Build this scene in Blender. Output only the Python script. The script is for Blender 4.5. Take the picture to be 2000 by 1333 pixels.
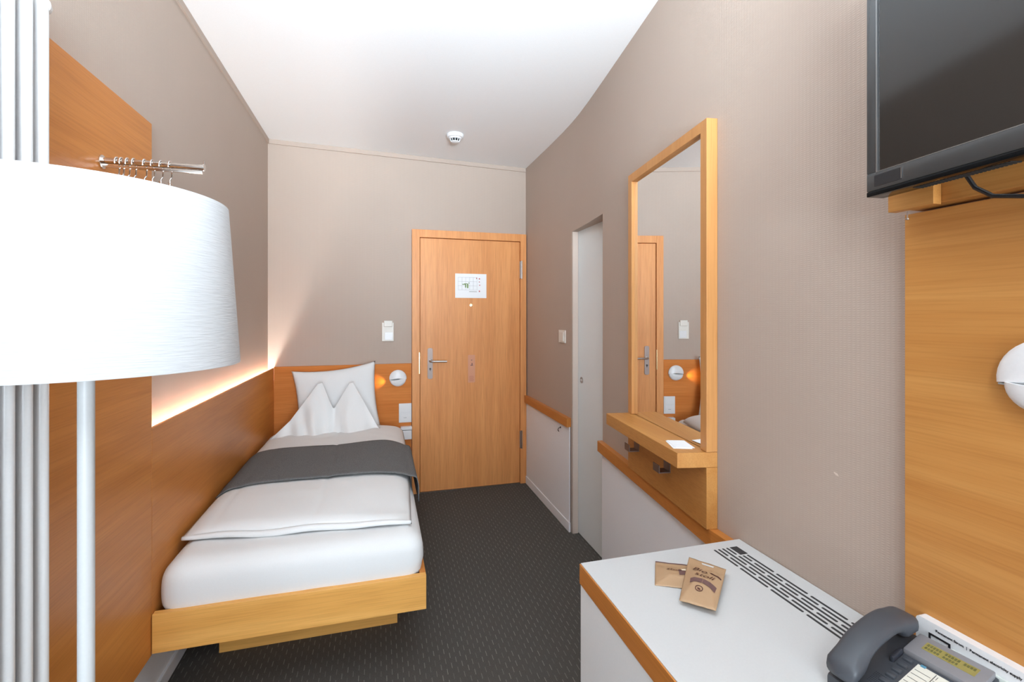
import bpy, bmesh, math, random
from mathutils import Vector, Matrix, noise
random.seed(7)
PI = math.pi
scene = bpy.context.scene
COL = scene.collection
for o in list(bpy.data.objects):
    bpy.data.objects.remove(o, do_unlink=True)

# ------------------------------------------------------------------ camera
cam_d = bpy.data.cameras.new('camera')
cam = bpy.data.objects.new('camera', cam_d)
COL.objects.link(cam)
cam_d.sensor_fit = 'HORIZONTAL'
cam_d.sensor_width = 36.0
cam_d.lens = 36.0 * 924.0 / 2000.0
cam_d.shift_y = -(666.5 - 618.0) / 2000.0
cam_d.clip_start = 0.02
cam.location = (0, 0, 1.40)
cam.rotation_euler = (PI / 2, 0, -math.atan(259.0 / 924.0))
scene.camera = cam

# ------------------------------------------------------------------ world, light, exposure
world = bpy.data.worlds.new('world')
scene.world = world
world.use_nodes = True
bg = world.node_tree.nodes['Background']
bg.inputs['Color'].default_value = (0.93, 0.965, 1.0, 1)
bg.inputs['Strength'].default_value = 1.0
scene.view_settings.view_transform = 'Standard'
scene.view_settings.look = 'None'
scene.view_settings.exposure = 0.33
scene.view_settings.gamma = 1.0
scene.view_settings.use_curve_mapping = False

def area(name, loc, rot, sx, sy, power, color, portal=False, spread=None):
    d = bpy.data.lights.new(name, 'AREA')
    d.shape = 'RECTANGLE'; d.size = sx; d.size_y = sy
    d.energy = power; d.color = color
    if portal: d.cycles.is_portal = True
    if spread: d.spread = spread
    o = bpy.data.objects.new(name, d); COL.objects.link(o)
    o.location = loc; o.rotation_euler = rot
    return o
# window daylight as an added panel behind the camera, turned to brighten the right wall
area('window_daylight', (-0.15, -0.98, 2.28), (PI / 2 - 0.10, 0, -0.45), 0.6, 0.5, 17, (0.78, 0.90, 1.0))
# added light panel far outside the window, carries daylight deep into the room
area('outdoor_daylight', (0.3, -5.2, 1.1), (PI / 2 + math.radians(4), 0, 0), 3.2, 2.6, 360, (0.78, 0.90, 1.0))
# added unseen uplight, stands in for a bounced flash; most of the room is lit by its bounce
area('added_uplight', (0.25, -0.85, 1.50), (PI - math.radians(57), 0, 0), 0.8, 0.4, 33, (0.77, 0.895, 1.0), spread=math.radians(72))

# ------------------------------------------------------------------ materials
def new_mat(name):
    m = bpy.data.materials.new(name); m.use_nodes = True
    nt = m.node_tree; b = nt.nodes['Principled BSDF']
    return m, nt, b
def setin(b, **k):
    for n, v in k.items():
        b.inputs[n.replace('_', ' ')].default_value = v
def plain(name, c, rough=0.5, metal=0.0, spec=0.5, bump=0.0, bscale=200.0):
    m, nt, b = new_mat(name)
    b.inputs['Base Color'].default_value = (*c, 1)
    b.inputs['Roughness'].default_value = rough
    b.inputs['Metallic'].default_value = metal
    b.inputs['Specular IOR Level'].default_value = spec
    tc = nt.nodes.new('ShaderNodeTexCoord')
    n = nt.nodes.new('ShaderNodeTexNoise'); n.inputs['Scale'].default_value = bscale
    nt.links.new(tc.outputs['Object'], n.inputs['Vector'])
    mx = nt.nodes.new('ShaderNodeMix'); mx.data_type = 'RGBA'
    mx.inputs[6].default_value = (*[x * 0.97 for x in c], 1)
    mx.inputs[7].default_value = (*[min(1, x * 1.03) for x in c], 1)
    nt.links.new(n.outputs['Fac'], mx.inputs[0])
    nt.links.new(mx.outputs[2], b.inputs['Base Color'])
    if bump:
        bp = nt.nodes.new('ShaderNodeBump'); bp.inputs['Strength'].default_value = bump
        bp.inputs['Distance'].default_value = 0.001
        nt.links.new(n.outputs['Fac'], bp.inputs['Height'])
        nt.links.new(bp.outputs[0], b.inputs['Normal'])
    return m
def wood(name, c1, c2, axis='X', rough=0.38, fine=1.0, spec=0.4, streak=0.5):
    m, nt, b = new_mat(name)
    L = nt.links
    tc = nt.nodes.new('ShaderNodeTexCoord')
    mp = nt.nodes.new('ShaderNodeMapping')
    s = {'X': (0.9, 16, 16), 'Y': (16, 0.9, 16), 'Z': (16, 16, 0.9)}[axis]
    mp.inputs['Scale'].default_value = [v * fine for v in s]
    L.new(tc.outputs['Object'], mp.inputs['Vector'])
    n1 = nt.nodes.new('ShaderNodeTexNoise'); n1.inputs['Scale'].default_value = 1.0
    n1.inputs['Detail'].default_value = 6; n1.inputs['Distortion'].default_value = 0.7
    L.new(mp.outputs[0], n1.inputs['Vector'])
    mp2 = nt.nodes.new('ShaderNodeMapping')
    s2 = {'X': (6, 260, 260), 'Y': (260, 6, 260), 'Z': (260, 260, 6)}[axis]
    mp2.inputs['Scale'].default_value = s2
    L.new(tc.outputs['Object'], mp2.inputs['Vector'])
    n2 = nt.nodes.new('ShaderNodeTexNoise'); n2.inputs['Scale'].default_value = 1.0
    n2.inputs['Detail'].default_value = 3
    L.new(mp2.outputs[0], n2.inputs['Vector'])
    r = nt.nodes.new('ShaderNodeValToRGB')
    r.color_ramp.elements[0].position = 0.30; r.color_ramp.elements[0].color = (*c2, 1)
    r.color_ramp.elements[1].position = 0.70; r.color_ramp.elements[1].color = (*c1, 1)
    L.new(n1.outputs['Fac'], r.inputs['Fac'])
    r2 = nt.nodes.new('ShaderNodeValToRGB')
    r2.color_ramp.elements[0].position = 0.34; r2.color_ramp.elements[0].color = (0.80, 0.74, 0.68, 1)
    r2.color_ramp.elements[1].position = 0.56; r2.color_ramp.elements[1].color = (1, 1, 1, 1)
    L.new(n2.outputs['Fac'], r2.inputs['Fac'])
    mx = nt.nodes.new('ShaderNodeMix'); mx.data_type = 'RGBA'; mx.blend_type = 'MULTIPLY'
    mx.inputs[0].default_value = streak
    L.new(r.outputs[0], mx.inputs[6]); L.new(r2.outputs[0], mx.inputs[7])
    L.new(mx.outputs[2], b.inputs['Base Color'])
    b.inputs['Roughness'].default_value = rough
    b.inputs['Specular IOR Level'].default_value = spec
    bp = nt.nodes.new('ShaderNodeBump'); bp.inputs['Strength'].default_value = 0.12
    bp.inputs['Distance'].default_value = 0.0006
    L.new(n2.outputs['Fac'], bp.inputs['Height']); L.new(bp.outputs[0], b.inputs['Normal'])
    return m
def wallpaper():
    m, nt, b = new_mat('taupe_wallpaper'); L = nt.links
    tc = nt.nodes.new('ShaderNodeTexCoord')
    mp = nt.nodes.new('ShaderNodeMapping'); mp.inputs['Scale'].default_value = (1, 1, 1)
    L.new(tc.outputs['Object'], mp.inputs['Vector'])
    w = nt.nodes.new('ShaderNodeTexWave'); w.wave_type = 'BANDS'; w.bands_direction = 'Z'
    w.inputs['Scale'].default_value = 62; w.inputs['Distortion'].default_value = 1.2
    w.inputs['Detail'].default_value = 1; w.inputs['Detail Scale'].default_value = 3
    w2 = nt.nodes.new('ShaderNodeTexWave'); w2.wave_type = 'BANDS'; w2.bands_direction = 'DIAGONAL'
    w2.inputs['Scale'].default_value = 60; w2.inputs['Distortion'].default_value = 0.8
    mp2 = nt.nodes.new('ShaderNodeMapping'); mp2.inputs['Scale'].default_value = (1, 1, 0)
    L.new(tc.outputs['Object'], mp2.inputs['Vector'])
    L.new(mp.outputs[0], w.inputs['Vector']); L.new(mp2.outputs[0], w2.inputs['Vector'])
    a = nt.nodes.new('ShaderNodeMath'); a.operation = 'MULTIPLY'
    L.new(w.outputs['Fac'], a.inputs[0]); L.new(w2.outputs['Fac'], a.inputs[1])
    n = nt.nodes.new('ShaderNodeTexNoise'); n.inputs['Scale'].default_value = 3.0
    L.new(tc.outputs['Object'], n.inputs['Vector'])
    r = nt.nodes.new('ShaderNodeValToRGB')
    r.color_ramp.elements[0].color = (0.495, 0.397, 0.332, 1)
    r.color_ramp.elements[1].color = (0.525, 0.424, 0.356, 1)
    L.new(n.outputs['Fac'], r.inputs['Fac'])
    mx = nt.nodes.new('ShaderNodeMix'); mx.data_type = 'RGBA'; mx.blend_type = 'MULTIPLY'
    mx.inputs[0].default_value = 1.0
    r2 = nt.nodes.new('ShaderNodeValToRGB')
    r2.color_ramp.elements[0].color = (0.955, 0.955, 0.955, 1); r2.color_ramp.elements[1].color = (1, 1, 1, 1)
    L.new(a.outputs[0], r2.inputs['Fac'])
    L.new(r.outputs[0], mx.inputs[6]); L.new(r2.outputs[0], mx.inputs[7])
    L.new(mx.outputs[2], b.inputs['Base Color'])
    bp = nt.nodes.new('ShaderNodeBump'); bp.inputs['Strength'].default_value = 0.26
    bp.inputs['Distance'].default_value = 0.0012
    L.new(a.outputs[0], bp.inputs['Height']); L.new(bp.outputs[0], b.inputs['Normal'])
    b.inputs['Roughness'].default_value = 0.62
    b.inputs['Specular IOR Level'].default_value = 0.35
    return m
def carpet():
    m, nt, b = new_mat('charcoal_carpet'); L = nt.links
    def math_(op, a, c=None):
        n = nt.nodes.new('ShaderNodeMath'); n.operation = op
        for i, v in enumerate((a, c)):
            if v is None: continue
            if isinstance(v, (int, float)): n.inputs[i].default_value = v
            else: L.new(v, n.inputs[i])
        return n.outputs[0]
    tc = nt.nodes.new('ShaderNodeTexCoord')
    sp = nt.nodes.new('ShaderNodeSeparateXYZ'); L.new(tc.outputs['Object'], sp.inputs[0])
    def dashes(px, py, w, ln, offx, offy):
        x = math_('DIVIDE', math_('ADD', sp.outputs['X'], offx), px)
        y = math_('DIVIDE', math_('ADD', sp.outputs['Y'], offy), py)
        col = math_('FLOOR', x)
        yo = math_('ADD', y, math_('MULTIPLY', col, 0.5))
        row = math_('FLOOR', yo)
        fx = math_('ABSOLUTE', math_('SUBTRACT', math_('FRACT', x), 0.5))
        fy = math_('ABSOLUTE', math_('SUBTRACT', math_('FRACT', yo), 0.5))
        hit = math_('MULTIPLY', math_('LESS_THAN', fx, w / px / 2), math_('LESS_THAN', fy, ln / py / 2))
        wn = nt.nodes.new('ShaderNodeTexWhiteNoise'); wn.noise_dimensions = '2D'
        cb = nt.nodes.new('ShaderNodeCombineXYZ'); L.new(col, cb.inputs[0]); L.new(row, cb.inputs[1])
        L.new(cb.outputs[0], wn.inputs['Vector'])
        return math_('MULTIPLY', hit, math_('ADD', math_('MULTIPLY', wn.outputs['Value'], 0.7), 0.3))
    d1 = dashes(0.021, 0.058, 0.0026, 0.030, 10.0, 10.0)
    n = nt.nodes.new('ShaderNodeTexNoise'); n.inputs['Scale'].default_value = 420; n.inputs['Detail'].default_value = 3
    L.new(tc.outputs['Object'], n.inputs['Vector'])
    r = nt.nodes.new('ShaderNodeValToRGB')
    r.color_ramp.elements[0].position = 0.3; r.color_ramp.elements[0].color = (0.068, 0.063, 0.057, 1)
    r.color_ramp.elements[1].position = 0.7; r.color_ramp.elements[1].color = (0.128, 0.119, 0.108, 1)
    L.new(n.outputs['Fac'], r.inputs['Fac'])
    mx = nt.nodes.new('ShaderNodeMix'); mx.data_type = 'RGBA'
    L.new(math_('MULTIPLY', d1, 0.75), mx.inputs[0]); L.new(r.outputs[0], mx.inputs[6])
    mx.inputs[7].default_value = (0.30, 0.28, 0.25, 1)
    L.new(mx.outputs[2], b.inputs['Base Color'])
    b.inputs['Roughness'].default_value = 0.95; b.inputs['Specular IOR Level'].default_value = 0.15
    bp = nt.nodes.new('ShaderNodeBump'); bp.inputs['Strength'].default_value = 0.5; bp.inputs['Distance'].default_value = 0.002
    L.new(n.outputs['Fac'], bp.inputs['Height']); L.new(bp.outputs[0], b.inputs['Normal'])
    return m
def fabric(name, c, scale=(300, 300, 900), amt=0.12, rough=0.9, bump=0.3, trans=0.0, sheen=0.0):
    m, nt, b = new_mat(name); L = nt.links
    tc = nt.nodes.new('ShaderNodeTexCoord')
    mp = nt.nodes.new('ShaderNodeMapping'); mp.inputs['Scale'].default_value = scale
    L.new(tc.outputs['Object'], mp.inputs['Vector'])
    n = nt.nodes.new('ShaderNodeTexNoise'); n.inputs['Scale'].default_value = 1; n.inputs['Detail'].default_value = 3
    L.new(mp.outputs[0], n.inputs['Vector'])
    r = nt.nodes.new('ShaderNodeValToRGB')
    r.color_ramp.elements[0].position = 0.3; r.color_ramp.elements[0].color = (*[x * (1 - amt) for x in c], 1)
    r.color_ramp.elements[1].position = 0.7; r.color_ramp.elements[1].color = (*[min(1, x * (1 + amt)) for x in c], 1)
    L.new(n.outputs['Fac'], r.inputs['Fac']); L.new(r.outputs[0], b.inputs['Base Color'])
    b.inputs['Roughness'].default_value = rough; b.inputs['Specular IOR Level'].default_value = 0.2
    bp = nt.nodes.new('ShaderNodeBump'); bp.inputs['Strength'].default_value = bump; bp.inputs['Distance'].default_value = 0.001
    L.new(n.outputs['Fac'], bp.inputs['Height']); L.new(bp.outputs[0], b.inputs['Normal'])
    return m
def emit(name, c, s):
    m, nt, b = new_mat(name)
    b.inputs['Base Color'].default_value = (*c, 1)
    b.inputs['Emission Color'].default_value = (*c, 1)
    b.inputs['Emission Strength'].default_value = s
    return m

M = {}
M['wall'] = wallpaper()
M['ceil'] = plain('white_ceiling_paint', (0.89, 0.885, 0.88), 0.9, spec=0.2)
M['carpet'] = carpet()
# orange-brown beech veneer; the end-grain and front boards are yellower
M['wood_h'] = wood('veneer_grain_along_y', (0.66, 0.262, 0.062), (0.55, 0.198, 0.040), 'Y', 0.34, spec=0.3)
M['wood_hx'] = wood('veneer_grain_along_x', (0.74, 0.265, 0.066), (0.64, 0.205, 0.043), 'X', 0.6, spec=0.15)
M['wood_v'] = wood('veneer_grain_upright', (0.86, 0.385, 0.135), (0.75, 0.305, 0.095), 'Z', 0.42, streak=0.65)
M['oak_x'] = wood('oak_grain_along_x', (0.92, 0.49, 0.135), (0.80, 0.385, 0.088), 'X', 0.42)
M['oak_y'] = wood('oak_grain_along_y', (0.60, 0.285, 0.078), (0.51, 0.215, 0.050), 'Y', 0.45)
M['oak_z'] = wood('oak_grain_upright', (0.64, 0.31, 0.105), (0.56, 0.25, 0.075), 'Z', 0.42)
M['white'] = plain('white_paint', (0.80, 0.80, 0.80), 0.35)
M['white_lav'] = plain('white_laminate', (0.93, 0.945, 0.99), 0.65, spec=0.2)
M['white_top'] = plain('white_laminate_worktop', (0.625, 0.632, 0.632), 0.38)
M['white_side'] = plain('white_cabinet_side', (0.92, 0.95, 0.97), 0.6, spec=0.2)
M['radiator'] = plain('white_enamel', (0.82, 0.825, 0.83), 0.25)
M['lamp_white'] = plain('white_lamp_enamel', (0.60, 0.62, 0.63), 0.4)
M['plastic'] = plain('white_plastic', (0.83, 0.83, 0.84), 0.3)
M['plastic_w'] = plain('ivory_plastic', (0.80, 0.765, 0.70), 0.4)
M['paper'] = plain('white_paper', (0.94, 0.95, 0.97), 0.6)
M['linen'] = fabric('white_linen', (0.81, 0.815, 0.815), (500, 500, 500), 0.02, 0.85, 0.15)
M['linen_pillow'] = fabric('white_pillow_cotton', (0.83, 0.835, 0.835), (500, 500, 500), 0.02, 0.85, 0.15)
M['felt'] = fabric('grey_felt', (0.150, 0.150, 0.150), (260, 260, 260), 0.30, 0.95, 0.5)
M['shade'] = fabric('white_shade_fabric', (0.60, 0.615, 0.63), (30, 30, 520), 0.05, 0.9, 0.6)
M['steel'] = plain('brushed_steel', (0.50, 0.47, 0.45), 0.28, 1.0)
M['steel_d'] = plain('dark_brushed_steel', (0.27, 0.215, 0.195), 0.45, 1.0)
M['chrome'] = plain('chrome', (0.72, 0.70, 0.68), 0.14, 1.0)
M['brass'] = plain('brass', (0.85, 0.72, 0.42), 0.25, 1.0)
M['mirror'] = plain('silvered_glass', (0.90, 0.90, 0.90), 0.0, 1.0)
M['slide'] = plain('frosted_grey_glass', (0.84, 0.89, 0.90), 0.5, spec=0.3)
M['jamb'] = plain('beige_jamb_paint', (0.70, 0.58, 0.50), 0.45)
M['gap'] = plain('dark_gap', (0.02, 0.018, 0.016), 0.9)
M['black'] = plain('black_plastic', (0.018, 0.018, 0.02), 0.35)
M['slot'] = plain('dark_slot', (0.035, 0.035, 0.038), 0.7)
M['tv_bezel'] = plain('black_gloss_bezel', (0.035, 0.038, 0.040), 0.22, spec=0.9)
M['tv_edge'] = plain('black_gloss_edge', (0.004, 0.005, 0.006), 0.15, spec=0.15)
M['tv_screen'] = plain('dark_screen', (0.004, 0.004, 0.004), 0.10, spec=1.0)
M['tv_line'] = plain('silver_line', (0.55, 0.55, 0.55), 0.3, 1.0)
M['phone'] = plain('slate_phone_plastic', (0.060, 0.066, 0.078), 0.42, bump=0.05)
M['phone_d'] = plain('dark_phone_plastic', (0.026, 0.029, 0.040), 0.5)
M['phone_bezel'] = plain('grey_phone_bezel', (0.23, 0.225, 0.24), 0.45)
M['lcd'] = plain('olive_display', (0.30, 0.26, 0.085), 0.25)
M['lcd_d'] = plain('display_digits', (0.13, 0.13, 0.04), 0.4)
M['card'] = plain('cream_card', (0.74, 0.72, 0.63), 0.6)
M['red'] = plain('red_print', (0.42, 0.03, 0.04), 0.6)
M['blue'] = plain('blue_print', (0.10, 0.28, 0.40), 0.6)
M['ink'] = plain('black_print', (0.03, 0.03, 0.035), 0.6)
M['greyink'] = plain('grey_print', (0.35, 0.36, 0.36), 0.6)
M['green'] = plain('green_print', (0.22, 0.34, 0.12), 0.6)
M['redink'] = plain('red_symbol_print', (0.55, 0.10, 0.10), 0.6)
M['kraft'] = plain('kraft_paper', (0.47, 0.30, 0.17), 0.5, bump=0.3, bscale=60)
M['brownink'] = plain('dark_brown_print', (0.10, 0.035, 0.025), 0.6)
M['purple'] = plain('mauve_brown_print', (0.16, 0.085, 0.08), 0.6)
M['cream'] = plain('cream_print', (0.80, 0.66, 0.48), 0.6)
M['pink'] = plain('pale_pink_plastic', (0.72, 0.33, 0.19), 0.4)
M['pinkink'] = plain('pink_print', (0.60, 0.24, 0.15), 0.5)
M['grey_trunk'] = plain('pale_cream_plastic', (0.66, 0.70, 0.66), 0.4)
M['light_strip'] = emit('lit_tube', (1.0, 0.97, 0.94), 80.0)
M['lamp_glow'] = emit('lit_bulb', (1.0, 0.62, 0.22), 18.0)
M['glass'] = None
def glass():
    m, nt, b = new_mat('window_glass')
    tr = nt.nodes.new('ShaderNodeBsdfTransparent'); gl = nt.nodes.new('ShaderNodeBsdfGlossy')
    gl.inputs['Roughness'].default_value = 0.0
    mx = nt.nodes.new('ShaderNodeMixShader'); mx.inputs[0].default_value = 0.06
    nt.links.new(tr.outputs[0], mx.inputs[1]); nt.links.new(gl.outputs[0], mx.inputs[2])
    nt.links.new(mx.outputs[0], nt.nodes['Material Output'].inputs['Surface'])
    return m
M['glass'] = glass()

# ------------------------------------------------------------------ mesh helpers
class MB:
    """collects shapes in world coordinates, then links them as ONE mesh"""
    def __init__(s): s.bm = bmesh.new()
    def box(s, x0, x1, y0, y1, z0, z1, bevel=0.0):
        vs = [s.bm.verts.new((x, y, z)) for x in (x0, x1) for y in (y0, y1) for z in (z0, z1)]
        fs = [(0, 1, 3, 2), (4, 6, 7, 5), (0, 4, 5, 1), (2, 3, 7, 6), (0, 2, 6, 4), (1, 5, 7, 3)]
        f = [s.bm.faces.new([vs[i] for i in q]) for q in fs]
        if bevel:
            es = list({e for q in f for e in q.edges})
            bmesh.ops.bevel(s.bm, geom=es, offset=bevel, segments=2, profile=0.6, affect='EDGES')
        return s
    def hexa(s, p, bevel=0.0):
        """8 points: bottom ring 4, top ring 4"""
        v = [s.bm.verts.new(q) for q in p]
        f = [s.bm.faces.new([v[i] for i in q]) for q in
             ((3, 2, 1, 0), (4, 5, 6, 7), (0, 1, 5, 4), (1, 2, 6, 5), (2, 3, 7, 6), (3, 0, 4, 7))]
        if bevel:
            es = list({e for q in f for e in q.edges})
            bmesh.ops.bevel(s.bm, geom=es, offset=bevel, segments=2, profile=0.6, affect='EDGES')
        return s
    def prism(s, poly, z0, z1, bevel=0.0):
        """vertical prism over an xy outline; z may be functions of (x, y)"""
        g = lambda z, p: z(*p) if callable(z) else z
        lo = [s.bm.verts.new((p[0], p[1], g(z0, p))) for p in poly]
        hi = [s.bm.verts.new((p[0], p[1], g(z1, p))) for p in poly]
        n = len(poly)
        fs = [s.bm.faces.new(lo[::-1]), s.bm.faces.new(hi)]
        for i in range(n):
            j = (i + 1) % n
            fs.append(s.bm.faces.new((lo[i], lo[j], hi[j], hi[i])))
        if bevel:
            es = list({e for q in fs for e in q.edges})
            bmesh.ops.bevel(s.bm, geom=es, offset=bevel, segments=2, profile=0.6, affect='EDGES')
        return s
    def plate(s, pts, o, ux, uy, un, t):
        """outline pts (a, b) in the frame ux, uy at o, thickness t along un"""
        o = Vector(o); ux = Vector(ux).normalized(); uy = Vector(uy).normalized(); un = Vector(un).normalized()
        lo = [s.bm.verts.new(o + ux * a + uy * b) for a, b in pts]
        hi = [s.bm.verts.new(o + ux * a + uy * b + un * t) for a, b in pts]
        n = len(pts)
        s.bm.faces.new(lo[::-1]); s.bm.faces.new(hi)
        for i in range(n):
            j = (i + 1) % n
            s.bm.faces.new((lo[i], lo[j], hi[j], hi[i]))
        return s
    def tube(s, pts, r, seg=12, caps=True):
        pts = [Vector(p) for p in pts]; rings = []
        n = len(pts)
        rr = r if isinstance(r, (list, tuple)) else [r] * n
        up = None
        for i, p in enumerate(pts):
            d = (pts[min(i + 1, n - 1)] - pts[max(i - 1, 0)]).normalized()
            if up is None:
                up = Vector((0, 0, 1)) if abs(d.z) < 0.9 else Vector((1, 0, 0))
            a = d.cross(up).normalized(); b2 = a.cross(d).normalized(); up = b2
            rings.append([s.bm.verts.new(p + (a * math.cos(2 * PI * k / seg) + b2 * math.sin(2 * PI * k / seg)) * rr[i]) for k in range(seg)])
        for i in range(n - 1):
            for k in range(seg):
                l = (k + 1) % seg
                s.bm.faces.new((rings[i][k], rings[i][l], rings[i + 1][l], rings[i + 1][k]))
        if caps:
            s.bm.faces.new(rings[0][::-1]); s.bm.faces.new(rings[-1])
        return s
    def lathe(s, prof, o, axis=(0, 0, 1), seg=48, closed=False, a0=0, a1=2 * PI):
        """prof = (radius, height along axis)"""
        ax = Vector(axis).normalized(); o = Vector(o)
        u = ax.orthogonal().normalized(); v = ax.cross(u)
        full = abs(a1 - a0 - 2 * PI) < 1e-6
        cnt = seg if full else seg + 1
        rings = []
        for r, h in prof:
            if r < 1e-7:
                rings.append([s.bm.verts.new(o + ax * h)] * cnt)
            else:
                rings.append([s.bm.verts.new(o + ax * h + (u * math.cos(a0 + (a1 - a0) * k / seg) + v * math.sin(a0 + (a1 - a0) * k / seg)) * r) for k in range(cnt)])
        m = len(rings)
        for i in range(m if closed else m - 1):
            A, B = rings[i], rings[(i + 1) % m]
            for k in range(seg):
                l = (k + 1) % cnt
                q = []
                for w in (A[k], A[l], B[l], B[k]):
                    if w not in q: q.append(w)
                if len(q) > 2: s.bm.faces.new(q)
        return s
    def build(s, name, mat, parent=None, smooth=False, angle=35, loc=None):
        bmesh.ops.recalc_face_normals(s.bm, faces=s.bm.faces[:])
        me = bpy.data.meshes.new(name)
        o = bpy.data.objects.new(name, me)
        off = Vector((0, 0, 0))
        if parent is not None:
            q = parent
            while q is not None:
                off += Vector(q.location); q = q.parent
        if loc is not None:
            if parent is None: off = Vector(loc); o.location = loc
            else: o.location = Vector(loc) - off; off = Vector(loc)
        bmesh.ops.translate(s.bm, verts=s.bm.verts[:], vec=-off)
        s.bm.to_mesh(me); s.bm.free()
        COL.objects.link(o)
        me.materials.append(mat)
        if smooth:
            for p in me.polygons: p.use_smooth = True
            try: me.set_sharp_from_angle(angle=math.radians(angle))
            except Exception: pass
        if parent is not None: o.parent = parent
        return o

def tag(o, label=None, cat=None, group=None, kind=None):
    if label: o['label'] = label
    if cat: o['category'] = cat
    if group: o['group'] = group
    if kind: o['kind'] = kind
    return o
def thing(name, loc, label=None, cat=None, group=None, kind=None):
    o = bpy.data.objects.new(name, None); COL.objects.link(o)
    o.location = loc; o.empty_display_size = 0.05
    return tag(o, label, cat, group, kind)
def text_mesh(name, body, size, o, ux, uy, mat, parent, align='LEFT', extr=0.0003, shear=0.0):
    cu = bpy.data.curves.new(name, 'FONT'); cu.body = body; cu.size = size
    cu.align_x = align; cu.extrude = extr; cu.shear = shear; cu.offset = 0.012 * size
    t = bpy.data.objects.new(name + '_tmp', cu); COL.objects.link(t)
    bpy.context.view_layer.update()
    me = bpy.data.meshes.new_from_object(t.evaluated_get(bpy.context.evaluated_depsgraph_get()))
    bpy.data.objects.remove(t, do_unlink=True); bpy.data.curves.remove(cu)
    ux = Vector(ux).normalized(); uy = Vector(uy).normalized(); un = ux.cross(uy)
    off = Vector((0, 0, 0)); q = parent
    while q is not None: off += Vector(q.location); q = q.parent
    mt = Matrix((ux, uy, un)).transposed().to_4x4(); mt.translation = Vector(o) - off
    me.transform(mt); me.materials.clear(); me.materials.append(mat)
    ob = bpy.data.objects.new(name, me); COL.objects.link(ob); ob.parent = parent
    return ob
def rrect(w, h, r, n=5):
    """rounded rectangle outline centred on 0,0"""
    out = []
    for cx, cy, a in ((w/2-r, h/2-r, 0), (-w/2+r, h/2-r, PI/2), (-w/2+r, -h/2+r, PI), (w/2-r, -h/2+r, 1.5*PI)):
        for k in range(n + 1):
            t = a + PI / 2 * k / n
            out.append((cx + r * math.cos(t), cy + r * math.sin(t)))
    return out

# ------------------------------------------------------------------ room dimensions
XL, YB, YF = -0.787, 3.82, -1.00
def ceil_z(x, y=0): return 2.698 - 0.0248 * (x + 0.787)
def wall_x(y):          # right wall surface: straight, then angled, then curving back to straight
    pts = [(-1.2, 1.0125), (1.24, 1.0125), (2.291, 1.1425), (2.53, 1.1705), (2.70, 1.187), (2.83, 1.195), (3.0, 1.200), (3.3, 1.200), (3.82, 1.192)]
    for (a, xa), (b, xb) in zip(pts, pts[1:]):
        if y <= b: return xa + (xb - xa) * (y - a) / (b - a)
    return pts[-1][1]

# floor, ceiling
tag(MB().box(-1.0, 1.5, -1.2, 3.95, -0.06, 0).build('floor', M['carpet']), kind='structure')
c = MB().prism([(-1.0, -1.2), (1.5, -1.2), (1.5, 3.95), (-1.0, 3.95)], lambda x, y: ceil_z(x), 2.80)
tag(c.build('ceiling', M['ceil']), kind='structure')
# walls
tag(MB().box(-0.95, XL, -1.2, 3.95, 0, 2.79).build('wall_left', M['wall']), kind='structure')
b = MB()
b.box(XL, 0.246, YB, 3.95, 0, 2.79).box(0.246, 1.195, YB, 3.95, 2.05, 2.79).box(1.195, 1.5, YB, 3.95, 0, 2.79).box(0.246, 1.195, 3.90, 3.95, 0, 2.05)
tag(b.build('wall_back', M['wall']), kind='structure')
b = MB()
b.prism([(1.0125, -1.2), (1.0125, 1.24), (1.1425, 2.291), (1.222, 2.291), (1.222, -1.2)][::-1], 0, 2.79)
far = [(wall_x(y), y) for y in (2.83, 2.9, 3.0, 3.3, 3.55, 3.82)]
b.prism([(1.5, 2.83), (1.5, 3.82)] + far[::-1], 0, 2.79)
lin = [(wall_x(y), y) for y in (2.291, 2.4, 2.53, 2.62, 2.70, 2.77, 2.83)]
b.prism([(1.5, 2.291), (1.5, 2.83)] + lin[::-1], 1.945, 2.79)
b.box(1.30, 1.5, -1.2, 2.83, 0, 2.79)
wr = b.build('wall_right', M['wall'], smooth=True, angle=20)
tag(wr, kind='structure')
chip = MB()
chip.plate([(0, 0), (0.009, -0.002), (0.012, -0.007), (0.005, -0.006), (0.001, -0.003)], (1.0125, 0.853, 1.040), (0, -1, 0), (0, 0, 1), (-1, 0, 0), 0.0006)
chip.build('scuff_mark', M['jamb'], wr)
# window wall behind the camera
b = MB()
b.box(XL, 1.0125, -1.2, YF, 0, 0.45).box(XL, 1.0125, -1.2, YF, 2.62, 2.79)
b.box(XL, -0.72, -1.2, YF, 0.45, 2.62).box(0.96, 1.0125, -1.2, YF, 0.45, 2.62)
tag(b.build('wall_front', M['wall']), kind='structure')
w = thing('window_1', (0.12, -1.1, 0.45), kind='structure')
b = MB()
for x0, x1 in ((-0.72, -0.66), (0.09, 0.15), (0.90, 0.96)): b.box(x0, x1, -1.15, -1.09, 0.45, 2.62, 0.004)
for z0, z1 in ((0.45, 0.51), (2.56, 2.62)): b.box(-0.66, 0.09, -1.15, -1.09, z0, z1, 0.004).box(0.15, 0.90, -1.15, -1.09, z0, z1, 0.004)
b.build('window_frame', M['white'], w)
MB().box(-0.66, 0.09, -1.122, -1.118, 0.51, 2.56).build('pane', M['glass'], w)
MB().box(0.15, 0.90, -1.122, -1.118, 0.51, 2.56).build('pane', M['glass'], w)

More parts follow.
